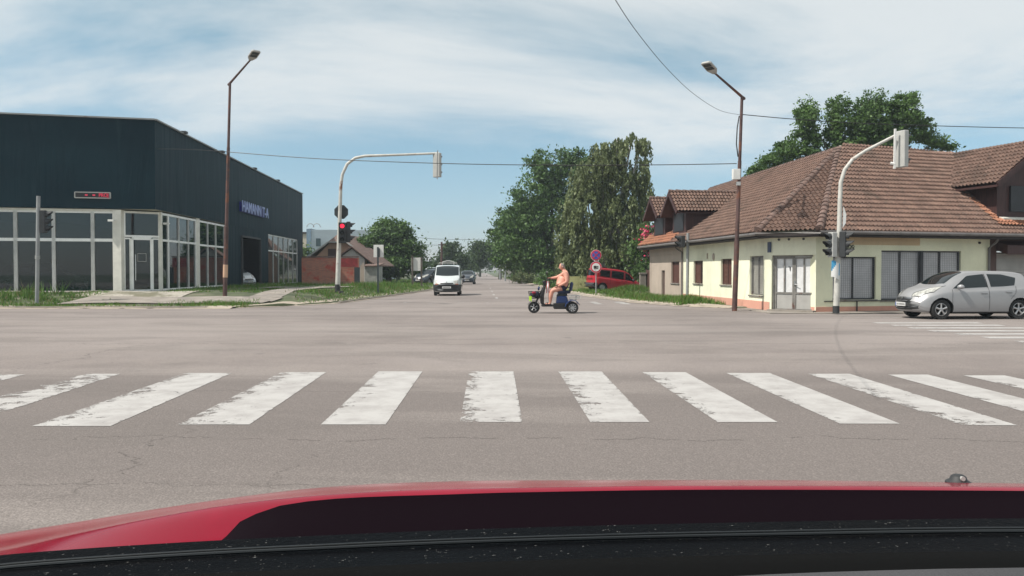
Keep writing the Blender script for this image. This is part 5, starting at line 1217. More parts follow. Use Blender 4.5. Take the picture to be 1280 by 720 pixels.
# ------------------------------------------------------------------ vehicles
def pchip(xs, ys):
    xs = list(xs); ys = list(ys); n = len(xs); d = [(ys[i+1]-ys[i])/(xs[i+1]-xs[i]) for i in range(n-1)]; m = [0]*n
    m[0] = d[0]; m[-1] = d[-1]
    for i in range(1, n-1): m[i] = 0 if d[i-1]*d[i] <= 0 else 2*d[i-1]*d[i]/(d[i-1]+d[i])
    def f(x):
        if x <= xs[0]: return ys[0]
        if x >= xs[-1]: return ys[-1]
        i = 0
        while x > xs[i+1]: i += 1
        h = xs[i+1]-xs[i]; t = (x-xs[i])/h
        return (2*t**3-3*t*t+1)*ys[i]+(t**3-2*t*t+t)*h*m[i]+(-2*t**3+3*t*t)*ys[i+1]+(t**3-t*t)*h*m[i+1]
    return f
def wheel(parent, c, r, wdt, side, rimm='alloy', spokes=5):
    """c centre, axis along y; side = +1/-1 outward"""
    w_ = MB(); w_.lathe(c, (0, side, 0), [(r*.62, -wdt*.5), (r*.93, -wdt*.5), (r, -wdt*.36), (r, wdt*.36), (r*.93, wdt*.5), (r*.66, wdt*.48), (r*.63, wdt*.40), (r*.62, -wdt*.2)], 32); wo_ = w_.build('wheel', M['rubber'], parent, sm=True)
    g = MB(); g.lathe(c, (0, side, 0), [(r*.64, wdt*.42), (r*.60, wdt*.44), (r*.56, wdt*.3), (r*.54, -.02)], 32)
    c = Vector(c)
    if spokes:
        for k in range(spokes):
            a = 2*math.pi*k/spokes+.3; p0 = c+Vector((math.cos(a)*r*.10, side*wdt*.36, math.sin(a)*r*.10)); p1 = c+Vector((math.cos(a)*r*.60, side*wdt*.36, math.sin(a)*r*.60)); g.beam(p0, p1, .035, .065, up=(0, 1, 0)) if False else g.tube([p0, p0.lerp(p1, .5), p1], [r*.10, r*.085, r*.12], 6)
        g.lathe(c, (0, side, 0), [(r*.17, wdt*.1), (r*.17, wdt*.42), (0, wdt*.44)], 16)
    else:
        g.lathe(c, (0, side, 0), [(r*.58, wdt*.28), (r*.42, wdt*.36), (r*.38, wdt*.30), (r*.2, wdt*.30), (r*.17, wdt*.42), (0, wdt*.44)], 24)
    go = g.build('rim', M[rimm], None, sm=True); go.parent = wo_
    g = MB(); g.lathe(c, (0, side, 0), [(0, -.01), (r*.56, -.01)], 20); go = g.build('brake_disc', M['liner'], None); go.parent = wo_
    return wo_
def car(root, paint, S, bow=.28, wheels=None, wr=.31, ww=.19, rim='alloy', spokes=5, glass='carglass'):
    """S: dict of key arrays over x (front = +x): x, zb, w, zs, zt, wt"""
    f = {k: pchip(S['x'], S[k]) for k in ('zb', 'w', 'zs', 'zt', 'wt')}; x0, x1 = S['x'][0], S['x'][-1]
    st = sorted(set([round(x, 4) for x in np.linspace(x0, x1, 90)] + [x0+.012, x0+.035, x1-.012, x1-.035]))
    def ring(x):
        zb, w_, zs, zt, wt = (f[k](x) for k in ('zb', 'w', 'zs', 'zt', 'wt')); h_ = zs-zb
        zr = max(zt-.055*min(1, (zt-zs)/.3+.25), zs+.01)
        key = [(0, zb), (w_-.14, zb), (w_-.05, zb+.03), (w_-.02, zb+.10*h_+.05), (w_-.002, zb+.36*h_), (w_, zb+.60*h_), (w_-.012, zs-.11*h_), (w_-.045, zs), (lerp(w_-.045, wt, .5)+.012*min(1, (zt-zs)/.3), lerp(zs, zr, .5)), (wt+.01, lerp(zs, zr, .9)), (wt-.05, zr+(zt-zr)*.45), (wt*.62, zt-(zt-zr)*.12), (0, zt)]
        out = []
        K = [(-key[1][0], key[1][1])] + key + [(-key[-2][0], key[-2][1])]
        for i in range(1, len(key)):
            p0, p1, p2, p3 = [Vector(K[j]) for j in (i-1, i, i+1, min(i+2, len(K)-1))]
            for k in range(4):
                t = k/4; a = .5*((2*p1)+(p2-p0)*t+(2*p0-5*p1+4*p2-p3)*t*t+(3*p1-p0-3*p2+p3)*t**3) if i > 2 else p1.lerp(p2, t); out.append((max(0, a.x), a.y))
        out.append(key[-1]); return out
    V = []; half = None
    for x in st:
        r_ = ring(x); half = len(r_); wm_ = f['w'](x)
        full = [(-y, z) for (y, z) in r_[::-1]][:-1] + r_ if False else r_ + [(-y, z) for (y, z) in r_[-2:0:-1]]
        for (y, z) in full:
            e1 = smooth((x-(x1-1.0))/1.0); e0 = smooth(((x0+.8)-x)/.8); xx = x - bow*e1*(y/.8)**2 + bow*.6*e0*(y/.8)**2
            V.append((xx, y, z))
    n = len(V)//len(st); F = [(i*n+k, i*n+(k+1) % n, (i+1)*n+(k+1) % n, (i+1)*n+k) for i in range(len(st)-1) for k in range(n)]
    F.append(tuple(range(n))); F.append(tuple((len(st)-1)*n+k for k in range(n-1, -1, -1)))
    me = bpy.data.meshes.new('body'); me.from_pydata(V, [], F); bm = bmesh.new(); bm.from_mesh(me); bmesh.ops.recalc_face_normals(bm, faces=bm.faces); bm.to_mesh(me)
    bvh = BVHTree.FromBMesh(bm); bm.free(); me.materials.append(M[paint]); me.materials.append(M['liner'])
    ob = bpy.data.objects.new('body', me); C.objects.link(ob)
    cutm = MB()
    for (wx, wy) in wheels:
        s = 1 if wy > 0 else -1; cutm.lathe((wx, wy-.30*s, wr), (0, s, 0), [(0, 0), (wr+.055, 0), (wr+.055, .6), (0, .6)], 40)
    cb = cutm.build('cut', M['liner'])
    bmc = bmesh.new(); bmc.from_mesh(cb.data); bmesh.ops.remove_doubles(bmc, verts=bmc.verts, dist=.002); bmesh.ops.recalc_face_normals(bmc, faces=bmc.faces); bmc.to_mesh(cb.data); bmc.free()
    md = ob.modifiers.new('b', 'BOOLEAN'); md.object = cb; md.operation = 'DIFFERENCE'; md.solver = 'EXACT'
    bpy.context.view_layer.update(); dg = bpy.context.evaluated_depsgraph_get(); nm = bpy.data.meshes.new_from_object(ob.evaluated_get(dg)); ob.modifiers.clear(); ob.data = nm; nm.name = 'body'
    if len(nm.materials) < 2:
        nm.materials.clear(); nm.materials.append(M[paint]); nm.materials.append(M['liner'])
    for p in nm.polygons:
        ins = 0
        for (wx, wy) in wheels:
            dd = math.hypot(p.center.x-wx, p.center.z-wr)
            if dd < wr+.06 and abs(p.center.y) < abs(wy)+.3 and abs(p.center.y-wy) < .5 and (abs(dd-(wr+.055)) < .012 or abs(abs(p.center.y)-abs(wy-.30*(1 if wy > 0 else -1))) < .02): ins = 1
        p.material_index = ins; p.use_smooth = True
    nm.materials[0] = M[paint]; nm.materials[1] = M['liner']
    try: nm.set_sharp_from_angle(angle=R(38))
    except Exception: pass
    bpy.data.objects.remove(cb); ob.parent = root
    def patch(name, bot, top, plane, m, sgn=1, off=.006, nu=14, nv=8, parent=None, sm=True, th=0):
        """bot/top: polylines in (x,z) for plane 'side', (y,z) for 'front'/'rear', (x,y) for 'top'"""
        def samp(pl_, t):
            L = [0]
            for i in range(len(pl_)-1): L.append(L[-1]+math.dist(pl_[i], pl_[i+1]))
            s = t*L[-1]; 
            for i in range(len(pl_)-1):
                if s <= L[i+1]+1e-9: q = (s-L[i])/max(1e-9, L[i+1]-L[i]); return (lerp(pl_[i][0], pl_[i+1][0], q), lerp(pl_[i][1], pl_[i+1][1], q))
            return pl_[-1]
        V = []
        for i in range(nu+1):
            a = samp(bot, i/nu); b_ = samp(top, i/nu)
            for j in range(nv+1):
                u, v = lerp(a[0], b_[0], j/nv), lerp(a[1], b_[1], j/nv)
                if plane == 'side': o_, d_ = Vector((u, 3*sgn, v)), Vector((0, -sgn, 0))
                elif plane == 'top': o_, d_ = Vector((u, v, 4)), Vector((0, 0, -1))
                else: s_ = 1 if plane == 'front' else -1; o_, d_ = Vector((5*s_, u, v)), Vector((-s_, 0, 0))
                h_ = bvh.ray_cast(o_, d_)
                p = h_[0] if h_[0] is not None else o_ + d_*((3-.75) if plane == 'side' else (5-x1 if plane == 'front' else 5+x0))
                nrm_ = h_[1] if h_[1] is not None else -d_
                if nrm_.dot(d_) > 0: nrm_ = -nrm_
                V.append(p + nrm_*off)
        g = MB(); g.add(V, [(i*(nv+1)+j, (i+1)*(nv+1)+j, (i+1)*(nv+1)+j+1, i*(nv+1)+j+1) for i in range(nu) for j in range(nv)])
        o = g.build(name, M[m] if isinstance(m, str) else m, None, sm=sm); o.parent = parent or ob if name in ('door_seam', 'door_handle') else (parent or root)
        return o
    for (wx, wy) in wheels: wheel(root, (wx, wy-.02*(1 if wy > 0 else -1), wr), wr, ww, 1 if wy > 0 else -1, rim, spokes)
    return ob, patch
def mirror_part(root, x, y, z, s, paint, size=(.10, .2, .13)):
    g = MB(); g.sphere((x, y+s*.1, z), (size[0], size[1]*.5, size[2]*.55), 12, 8); g.tube([(x-.02, y-s*.06, z-.05), (x, y+s*.06, z-.02)], .03, 6); return g.build('wing_mirror', M[paint], root, sm=True)
def seam(patch, pts, sgn, wd=.011):
    for a, b in zip(pts[:-1], pts[1:]):
        if abs(a[0]-b[0]) > abs(a[1]-b[1]): patch('door_seam', [(a[0], a[1]), (b[0], b[1])], [(a[0], a[1]+wd), (b[0], b[1]+wd)], 'side', 'liner', sgn, .003, 10, 1)
        else: patch('door_seam', [(a[0], a[1]), (b[0], b[1])], [(a[0]+wd, a[1]), (b[0]+wd, b[1])], 'side', 'liner', sgn, .003, 10, 1)
# ---- silver hatchback (front = +x)
def hatchback(label, paint, loc, rz, detail=True, name='parked_car'):
    r = thing(name, label, 'car', loc, rz)
    S_ = dict(x=[-2.0, -1.97, -1.85, -1.6, -1.3, -.9, -.3, .2, .62, .95, 1.15, 1.5, 1.8, 1.93, 2.0],
              zb=[.42, .30, .24, .20, .18, .18, .18, .18, .18, .18, .18, .19, .21, .25, .34],
              w=[.70, .78, .82, .85, .86, .865, .865, .865, .86, .855, .85, .83, .79, .74, .68],
              zs=[.70, .92, .98, .985, .97, .95, .93, .91, .90, .88, .85, .79, .70, .60, .52],
              zt=[.76, 1.02, 1.22, 1.42, 1.465, 1.485, 1.49, 1.475, 1.36, 1.16, 1.045, .96, .82, .68, .56],
              wt=[.60, .62, .60, .585, .60, .605, .60, .59, .60, .64, .69, .66, .60, .54, .48])
    wh = [(1.18, .73), (1.18, -.73), (-1.33, .73), (-1.33, -.73)]
    ob, P_ = car(r, paint, S_, .30, wh, .305, .19)
    P_('windshield', [(.62, -.60), (1.03, -.60), (1.08, 0), (1.03, .60), (.62, .60)][1:4] if False else [(1.00, -.62), (1.10, -.3), (1.12, 0), (1.10, .3), (1.00, .62)], [(.36, -.52), (.28, -.3), (.26, 0), (.28, .3), (.36, .52)], 'top', 'carglass', nu=20, nv=10)
    for s in (1, -1):
        P_('side_window', [(.82, .945), (.45, .955), (-.28, .99)], [(.80, .955), (.28, 1.33), (-.26, 1.385)], 'side', 'carglass', s, nu=16)
        P_('side_window', [(-.40, .995), (-.8, 1.01), (-1.17, 1.04)], [(-.38, 1.385), (-.85, 1.375), (-1.28, 1.27)], 'side', 'carglass', s)
        P_('window_trim', [(.52, .93), (.50, .94)], [(.50, 1.17), (.47, 1.18)], 'side', 'black', s, .009, 2, 6)
        P_('window_trim', [(-.28, .975), (-.28, .976)][:1]+[(-.31, .976)], [(-.27, 1.385), (-.29, 1.385)], 'side', 'black', s, .008, 1, 6)
        P_('headlight_surround', [(1.87, s*.34), (1.76, s*.58), (1.39, s*.745)], [(1.79, s*.30), (1.56, s*.46), (1.06, s*.69)], 'top', 'blackm', nu=12, nv=6, off=.004)
        P_('headlight', [(1.855, s*.36), (1.74, s*.58), (1.38, s*.73)], [(1.80, s*.33), (1.58, s*.49), (1.10, s*.695)], 'top', 'lens', nu=10, nv=6, off=.008)
        P_('fog_scoop', [(s*.36, .30), (s*.62, .33)], [(s*.40, .37), (s*.62, .42)], 'front', 'black')
        mirror_part(r, .66, s*.84, 1.0, s, paint)
        P_('sill_trim', [(-.98, .185), (0, .185), (.84, .185)], [(-.98, .235), (0, .235), (.84, .235)], 'side', 'black', s, .008)
        seam(P_, [(.84, .26), (.86, .6), (.84, .92)], s); seam(P_, [(-.33, .26), (-.33, .60), (-.32, .98)], s); seam(P_, [(-1.02, .62), (-1.18, .8), (-1.22, 1.02)], s)
        P_('door_handle', [(-.26, .79), (-.06, .79)], [(-.26, .83), (-.06, .83)], 'side', paint, s, .03); P_('door_handle', [(-1.06, .82), (-.87, .82)], [(-1.06, .86), (-.87, .86)], 'side', paint, s, .03)
        P_('door_handle', [(-.26, .775), (-.06, .775)], [(-.26, .79), (-.06, .79)], 'side', 'liner', s, .006); P_('door_handle', [(-1.06, .805), (-.87, .805)], [(-1.06, .82), (-.87, .82)], 'side', 'liner', s, .006)
        P_('tail_light', [(s*.55, .80), (s*.74, .80)], [(s*.52, 1.05), (s*.70, 1.05)], 'rear', 'lens_red')
    P_('grille', [(-.36, .545), (0, .53), (.36, .545)], [(-.40, .66), (0, .68), (.40, .66)], 'front', 'black')
    P_('grille_bar', [(-.39, .625), (0, .635), (.39, .625)], [(-.39, .65), (0, .662), (.39, .65)], 'front', 'chrome', off=.014)
    g = MB(); g.lathe((1.985, 0, .625), (1, 0, .15), [(.058, 0), (.058, .02), (.044, .02), (.044, 0)], 20); g.beam((2.0, -.05, .635), (2.0, .05, .615), .02, .016); g.build('emblem', M['chrome'], r)
    P_('lower_intake', [(-.42, .29), (0, .28), (.42, .29)], [(-.42, .38), (0, .38), (.42, .38)], 'front', 'black')
    g = MB(); g.box((2.02, 0, .45), (.015, .52, .115)); g.box((2.029, -.245, .45), (.003, .03, .11), mi=1)
    for k in range(7): g.box((2.029, -.17+.06*k+(.02 if k > 1 else 0), .45), (.003, .032, .06), mi=2)
    g.build('number_plate', [M['plate'], M['signblue'], M['black']], r)
    P_('bonnet_seam', [(.98, -.70), (1.45, -.68), (1.80, -.55)], [(.98, -.69), (1.45, -.67), (1.80, -.54)], 'top', 'liner', off=.002, nv=1); P_('bonnet_seam', [(.98, .70), (1.45, .68), (1.80, .55)], [(.98, .69), (1.45, .67), (1.80, .54)], 'top', 'liner', off=.002, nv=1)
    P_('rear_window', [(-.50, 1.08), (.50, 1.08)], [(-.45, 1.36), (.45, 1.36)], 'rear', 'carglass')
    g = MB(); g.box((0, 0, .5), (1.9, 1.3, .5)); 
    return r
hb = hatchback('silver five-door hatchback in front of the yellow house windows', 'silver', (14.22, 25.3, 0), math.pi+R(5))
# driver seen through the side window is hidden by tinted glass
# ---- van
def van(label, paint, loc, rz, name, cat='van', S_=None, red=False, ry=0):
    r = thing(name, label, cat, loc, rz, ry=ry)
    S_ = S_ or dict(x=[-2.0, -1.97, -1.85, -1.5, -1.0, -.3, .15, .5, .85, 1.1, 1.3, 1.6, 1.85, 1.95, 2.0],
              zb=[.45, .30, .26, .22, .20, .20, .20, .20, .20, .20, .20, .21, .23, .27, .36],
              w=[.74, .80, .825, .83, .83, .83, .83, .83, .83, .83, .825, .80, .77, .73, .69],
              zs=[.80, 1.0, 1.08, 1.08, 1.07, 1.06, 1.05, 1.04, 1.02, .99, .95, .87, .76, .66, .56],
              zt=[.95, 1.55, 1.76, 1.82, 1.83, 1.83, 1.80, 1.70, 1.44, 1.22, 1.12, 1.02, .88, .74, .62],
              wt=[.68, .70, .72, .725, .725, .725, .715, .70, .71, .72, .72, .69, .64, .60, .54])
    wh = [(1.22, .71), (1.22, -.71), (-1.35, .71), (-1.35, -.71)]
    ob, P_ = car(r, paint, S_, .26, wh, .31, .18, 'blackm' if not red else 'alloy', 0)
    P_('windshield', [(1.08, -.68), (1.18, -.3), (1.20, 0), (1.18, .3), (1.08, .68)], [(.42, -.66), (.33, -.3), (.30, 0), (.33, .3), (.42, .66)], 'top', 'carglass', nu=20, nv=10)
    for s in (1, -1):
        P_('side_window', [(.98, 1.06), (.3, 1.08)], [(.62, 1.52), (.3, 1.66)], 'side', 'carglass', s)
        P_('side_window', [(.18, 1.09), (-.75, 1.12)], [(.18, 1.67), (-.75, 1.67)], 'side', 'carglass', s)
        P_('side_window', [(-.87, 1.12), (-1.66, 1.15)], [(-.87, 1.66), (-1.62, 1.62)], 'side', 'carglass', s)
        seam(P_, [(1.0, .3), (1.02, .7), (1.0, 1.0)], s); seam(P_, [(.24, .3), (.24, .7), (.24, 1.7)], s); seam(P_, [(-.82, .5), (-.82, .8), (-.82, 1.7)], s)
        P_('headlight', [(s*.42, .70), (s*.66, .71)], [(s*.40, .88), (s*.66, .92)], 'front', 'lens', off=.01); P_('indicator', [(s*.50, .64), (s*.68, .65)], [(s*.50, .70), (s*.68, .71)], 'front', 'lens_orange', off=.01)
        mirror_part(r, .86, s*.84, 1.12, s, 'black', (.1, .22, .22))
        P_('side_trim', [(-.95, .52), (.9, .52)], [(-.95, .60), (.9, .60)], 'side', paint if red else 'black', s, .01)
        P_('door_handle', [(.30, .95), (.46, .95)], [(.30, .99), (.46, .99)], 'side', 'black', s, .02); P_('door_handle', [(.0, .95), (.14, .95)], [(.0, .99), (.14, .99)], 'side', 'black', s, .02)
        P_('tail_light', [(s*.66, .78), (s*.79, .78)], [(s*.66, 1.35), (s*.77, 1.35)], 'rear', 'lens_red', off=.01)
        P_('bumper_side', [(-1.98, .27), (-1.72, .25)], [(-1.98, .62), (-1.74, .60)], 'side', 'blackm', s, .012)
    P_('grille', [(-.38, .70), (.38, .70)], [(-.38, .76), (.38, .76)], 'front', 'black', off=.012)
    P_('front_bumper', [(-.78, .30), (0, .25), (.78, .30)], [(-.80, .66), (0, .68), (.80, .66)], 'front', 'blackm', off=.03, nu=20)
    P_('rear_bumper', [(-.72, .30), (.72, .30)], [(-.74, .60), (.74, .60)], 'rear', 'blackm', off=.03)
    P_('rear_window', [(-.58, 1.15), (.58, 1.15)], [(-.56, 1.60), (.56, 1.60)], 'rear', 'carglass')
    g = MB(); g.box((2.05, 0, .50), (.015, .52, .115)); 
    for k in range(7): g.box((2.060, -.19+.06*k, .50), (.003, .03, .055), mi=1)
    g.build('number_plate', [M['plate'], M['black']], r)
    g = MB(); g.lathe((2.02, 0, .80), (1, 0, .3), [(0, .02), (.05, .02), (.05, 0)], 4); g.build('emblem', M['chrome'], r)
    return r
v = van('pale silver-white van driving towards the junction', 'white_car', (at(557, 0, 47.5).x, 49, 0), R(-90)+R(2), 'van')
g = MB(); g.tube([(-.2, -.35, 1.86), (-.2, -.35, 2.02), (-.2, -.1, 2.08), (-.2, .1, 2.08), (-.2, .35, 2.02), (-.2, .35, 1.86)], .03, 6); g.tube([(.1, -.55, 1.84), (.1, -.55, 1.95), (.1, .55, 1.95), (.1, .55, 1.84)], .022, 6); g.build('roof_rack', M['greyback'], v)
rc = van('red high-roofed family car parked nose-down on the verge', 'carred', (at(769, 0, 55).x, 55, -.06), R(20), 'parked_car', cat='car', red=True, ry=R(6.5)); rc.scale = (1, 1, .88)
hatchback('dark car following behind the pale van', 'darkcar', (at(583, 0, 86).x, 88, 0), R(-90), name='moving_car')
hatchback('white car parked inside the open garage doorway', 'offwhite_car', (side_pt(57.8, 0).x-1.6, 59.3, .25), R(-35))
hatchback('black car displayed behind the showroom front windows', 'blackcar', (-24.3, 41.6, .42), R(8), name='display_car')
fv = van('distant pale truck-like van on the left yard', 'white_car', (at(533, 0, 92).x, 96, .05), R(-60), 'parked_van')
hatchback('distant dark car on the left yard beside the billboard', 'darkcar', (at(536.5, 0, 78).x, 78, .12), R(-120), name='parked_car')

# ------------------------------------------------------------------ three-wheeled scooter (front = +x)
scx = at(690.5, 391, 28.1)
sc_ = thing('mobility_scooter', 'blue three-wheeled electric scooter crossing the junction', 'scooter', (scx.x, 28.1, 0), math.pi)
M['scblue'] = carpaint('scooter_blue_paint', (.004, .022, .095), 0, .4, coat=.3); M['seatblue'] = mat('blue_black_seat', (.012, .02, .05), .6)
wheel(sc_, (.65, 0, .205), .205, .10, -1, 'alloy', 5); wheel(sc_, (.65, 0, .205), .204, .099, 1, 'alloy', 5)
for s in (1, -1): wheel(sc_, (-.68, s*.33, .205), .205, .13, s, 'alloy', 8)
g = MB()
for s in (1, -1): g.tube([(.65, s*.075, .205), (.56, s*.07, .42), (.46, s*.045, .60)], [.02, .028, .028], 8)
g.tube([(.46, -.05, .60), (.46, .05, .60)], .03, 8); g.build('front_fork', M['black'], sc_, sm=True)
g = MB(); g.tube([(.47, 0, .56), (.38, 0, .75), (.22, 0, 1.13)], [.045, .04, .03], 8); g.build('steering_column', M['black'], sc_, sm=True)
g = MB(); g.tube([(.10, .33, 1.22), (.16, .24, 1.20), (.20, .1, 1.14), (.20, -.1, 1.14), (.16, -.24, 1.20), (.10, -.33, 1.22)], .016, 8); 
for s in (1, -1): g.tube([(.16, s*.22, 1.20), (.20, s*.25, 1.38)], .008, 5); g.lathe((.205, s*.27, 1.42), (-1, 0, 0), [(0, 0), (.05, .0), (.06, .02), (0, .03)], 12)
hbb = g.build('handlebar', M['black'], sc_, sm=True)
g = MB(); g.box((.27, 0, 1.05), (.12, .2, .2), Matrix.Rotation(R(20), 3, 'Y')); g.build('dashboard', M['black'], sc_, bevel=.02)
g = MB(); g.lathe((.45, 0, .86), (1, 0, .2), [(0, 0), (.07, .0), (.075, .05), (0, .07)], 14); g.build('headlamp', M['scblue'], sc_, sm=True)
# leg shield
g = MB(); g.prism([(.42, -.2, .33), (.44, -.17, .62), (.30, -.16, .95), (.24, -.15, .95), (.30, -.17, .6), (.30, -.2, .3)], (0, .36, 0)); g.build('leg_shield', M['black'], sc_, bevel=.02)
g = MB(); g.box((.05, 0, .27), (.68, .40, .07)); g.box((-.35, 0, .25), (.62, .44, .20)); g.build('floorboard', M['black'], sc_, bevel=.02)
g = MB(); g.prism([(-.12, -.2, .34), (-.15, -.2, .60), (-.50, -.2, .60), (-.56, -.2, .34)], (0, .40, 0)); g.build('battery_cover', M['scblue'], sc_, bevel=.03)
g = MB(); g.prism([(-.14, -.16, .60), (-.20, -.16, .70), (-.50, -.16, .70), (-.52, -.16, .60)], (0, .32, 0)); g.build('seat_post', M['black'], sc_)
g = MB(); g.box((-.40, 0, .745), (.46, .44, .11)); g.build('seat', M['seatblue'], sc_, bevel=.045)
g = MB(); g.box((-.655, 0, .93), (.10, .42, .34), Matrix.Rotation(R(-10), 3, 'Y')); g.build('backrest', M['scblue'], sc_, bevel=.045)
g = MB(); g.tube([(-.60, .24, .72), (-.62, .25, .90), (-.35, .26, .92)], .018, 6); g.build('armrest', M['black'], sc_, sm=True)
for s in (1, -1):
    g = MB(); n = 12; prof = []
    for k in range(n+1):
        a = R(8)+k/n*R(150); prof.append((math.cos(a), math.sin(a)))
    vs = []; 
    for (ca, sa) in prof:
        for (rr, yy) in ((.25, .26), (.27, .30), (.27, .42), (.25, .45)): vs.append((-.68+ca*rr, s*yy, .205+sa*rr))
    g.add(vs, [(k*4+j, k*4+j+1, k*4+5+j, k*4+4+j) for k in range(n) for j in range(3)]); g.build('fender', M['scblue'], sc_, sm=True)
g = MB(); n = 10; vs = []
for k in range(n+1):
    a = R(20)+k/n*R(130)
    for (rr, yy) in ((.225, -.05), (.24, 0), (.225, .05)): vs.append((.65+math.cos(a)*rr, yy, .205+math.sin(a)*rr))
g.add(vs, [(k*3+j, k*3+j+1, k*3+4+j, k*3+3+j) for k in range(n) for j in range(2)]); g.build('front_fender', M['black'], sc_, sm=True)
g = MB()
for y in (-.22, -.11, 0, .11, .22): g.tube([(-.55, y, .60), (-.97, y, .62)], .012, 6)
g.tube([(-.97, -.24, .62), (-.97, .24, .62)], .014, 6); g.tube([(-.60, -.24, .60), (-.60, .24, .60)], .014, 6)
for s in (1, -1): g.tube([(-.97, s*.23, .62), (-.97, s*.23, .53), (-.6, s*.22, .52)], .011, 6); g.tube([(-.85, s*.2, .6), (-.8, s*.2, .4)], .014, 6)
g.build('rear_rack', M['galv'], sc_, sm=True)
bs = thing('wire_basket', 'black wire basket with bags over the scooter front wheel', 'basket', (scx.x-.63, 28.1, .52), math.pi)
g = MB()
for k in range(5):
    z = .0+k*.06; e = .01*k
    g.tube([(-.17-e, -.15-e, z), (.17+e, -.15-e, z), (.17+e, .15+e, z), (-.17-e, .15+e, z), (-.17-e, -.15-e, z)], .008, 5)
for k in range(9):
    x = -.17+k*.0425
    for s in (1, -1): g.tube([(x, s*.15, 0), (x*1.2, s*.19, .24)], .006, 4)
for k in range(8):
    y = -.15+k*.043
    for s in (1, -1): g.tube([(s*.17, y, 0), (s*.21, y*1.2, .24)], .006, 4)
g.box((0, 0, .0), (.34, .3, .01)); g.build('basket_frame', M['black'], bs)
def lump(name, label, cat, c, r, m, seed=0):
    g = MB(); g.sphere((0, 0, 0), r, 14, 9); o = g.build(name, m, None, sm=True)
    for vtx in o.data.vertices:
        q = vtx.co; k = 1+.13*math.sin(q.x*31+seed)+.11*math.sin(q.y*37+q.z*23+seed); vtx.co = q*k
    o.location = c; tag(o, label, cat); return o
bx_, by_ = scx.x-.63, 28.1
lump('shopping_bag', 'dark bag filling the scooter basket', 'bag', (bx_+.05, by_, .64), (.17, .13, .11), M['seatblue'], 1)
lump('red_package', 'small red package on top of the dark bag in the basket', 'package', (bx_-.02, by_-.12, .72), (.07, .04, .05), M['signred'], 2)
hv = MB(); hv.prism([(0, 0, 0), (.10, 0, .0), (.09, 0, -.20), (.04, 0, -.13), (.01, 0, -.19)], (0, .01, 0)); o = hv.build('hi_vis_cloth', mat('hi_vis_yellow', (.45, .75, .03), .7)); o.location = (bx_-.20, by_-.18, .60); tag(o, 'yellow-green cloth hanging from the front basket', 'cloth')
tw = MB(); n = 8
vs = [(.02*math.sin(j*1.2)+.0, -.05+.10*i/4, -.42*j/n) for j in range(n+1) for i in range(5)]; tw.add(vs, [(j*5+i, j*5+i+1, j*5+6+i, j*5+5+i) for j in range(n) for i in range(4)])
for i in range(len(tw.f)): tw.m[i] = 1 if i % 4 in (0, 3) else 0
T_ = tw.build('towel', [M['signwhite'], mat('towel_red', (.42, .03, .05), .8)], None, sm=True); T_.location = (scx.x-.17, 28.0, 1.13); T_.rotation_euler = (0, 0, R(80)); tag(T_, 'red and white striped towel hanging from the handlebar', 'towel')

# ------------------------------------------------------------------ rider
def skinned(name, joints, edges, root, m, parent, sub=2):
    me = bpy.data.meshes.new(name); me.from_pydata([j[0] for j in joints], edges, []); o = bpy.data.objects.new(name, me); C.objects.link(o)
    sk = o.modifiers.new('s', 'SKIN'); ly = me.skin_vertices[0] if me.skin_vertices else me.attributes.new('s', 'FLOAT', 'POINT')
    for i, j in enumerate(joints):
        me.skin_vertices[0].data[i].radius = (j[1], j[2] if len(j) > 2 else j[1]); me.skin_vertices[0].data[i].use_root = (i == root)
    sb_ = o.modifiers.new('u', 'SUBSURF'); sb_.levels = sub; sb_.render_levels = sub
    bpy.context.view_layer.update(); nm = bpy.data.meshes.new_from_object(o.evaluated_get(bpy.context.evaluated_depsgraph_get())); bpy.data.objects.remove(o)
    return nm
M['skin'] = mat('sunburnt_skin', (.60, .28, .20), .55, var=.2, scale=5)
M['hairgrey'] = mat('short_grey_hair', (.22, .19, .17), .8, var=.2, scale=20, bump=.5, bscale=60)
man = thing('person', 'shirtless heavy-set man with short grey hair riding the scooter', 'person', (scx.x, 28.1, 0), math.pi)
J = []; E = []
def jn(p, r, r2=None, par=None):
    J.append((p, r, r2 or r)); i = len(J)-1
    if par is not None: E.append((par, i))
    return i
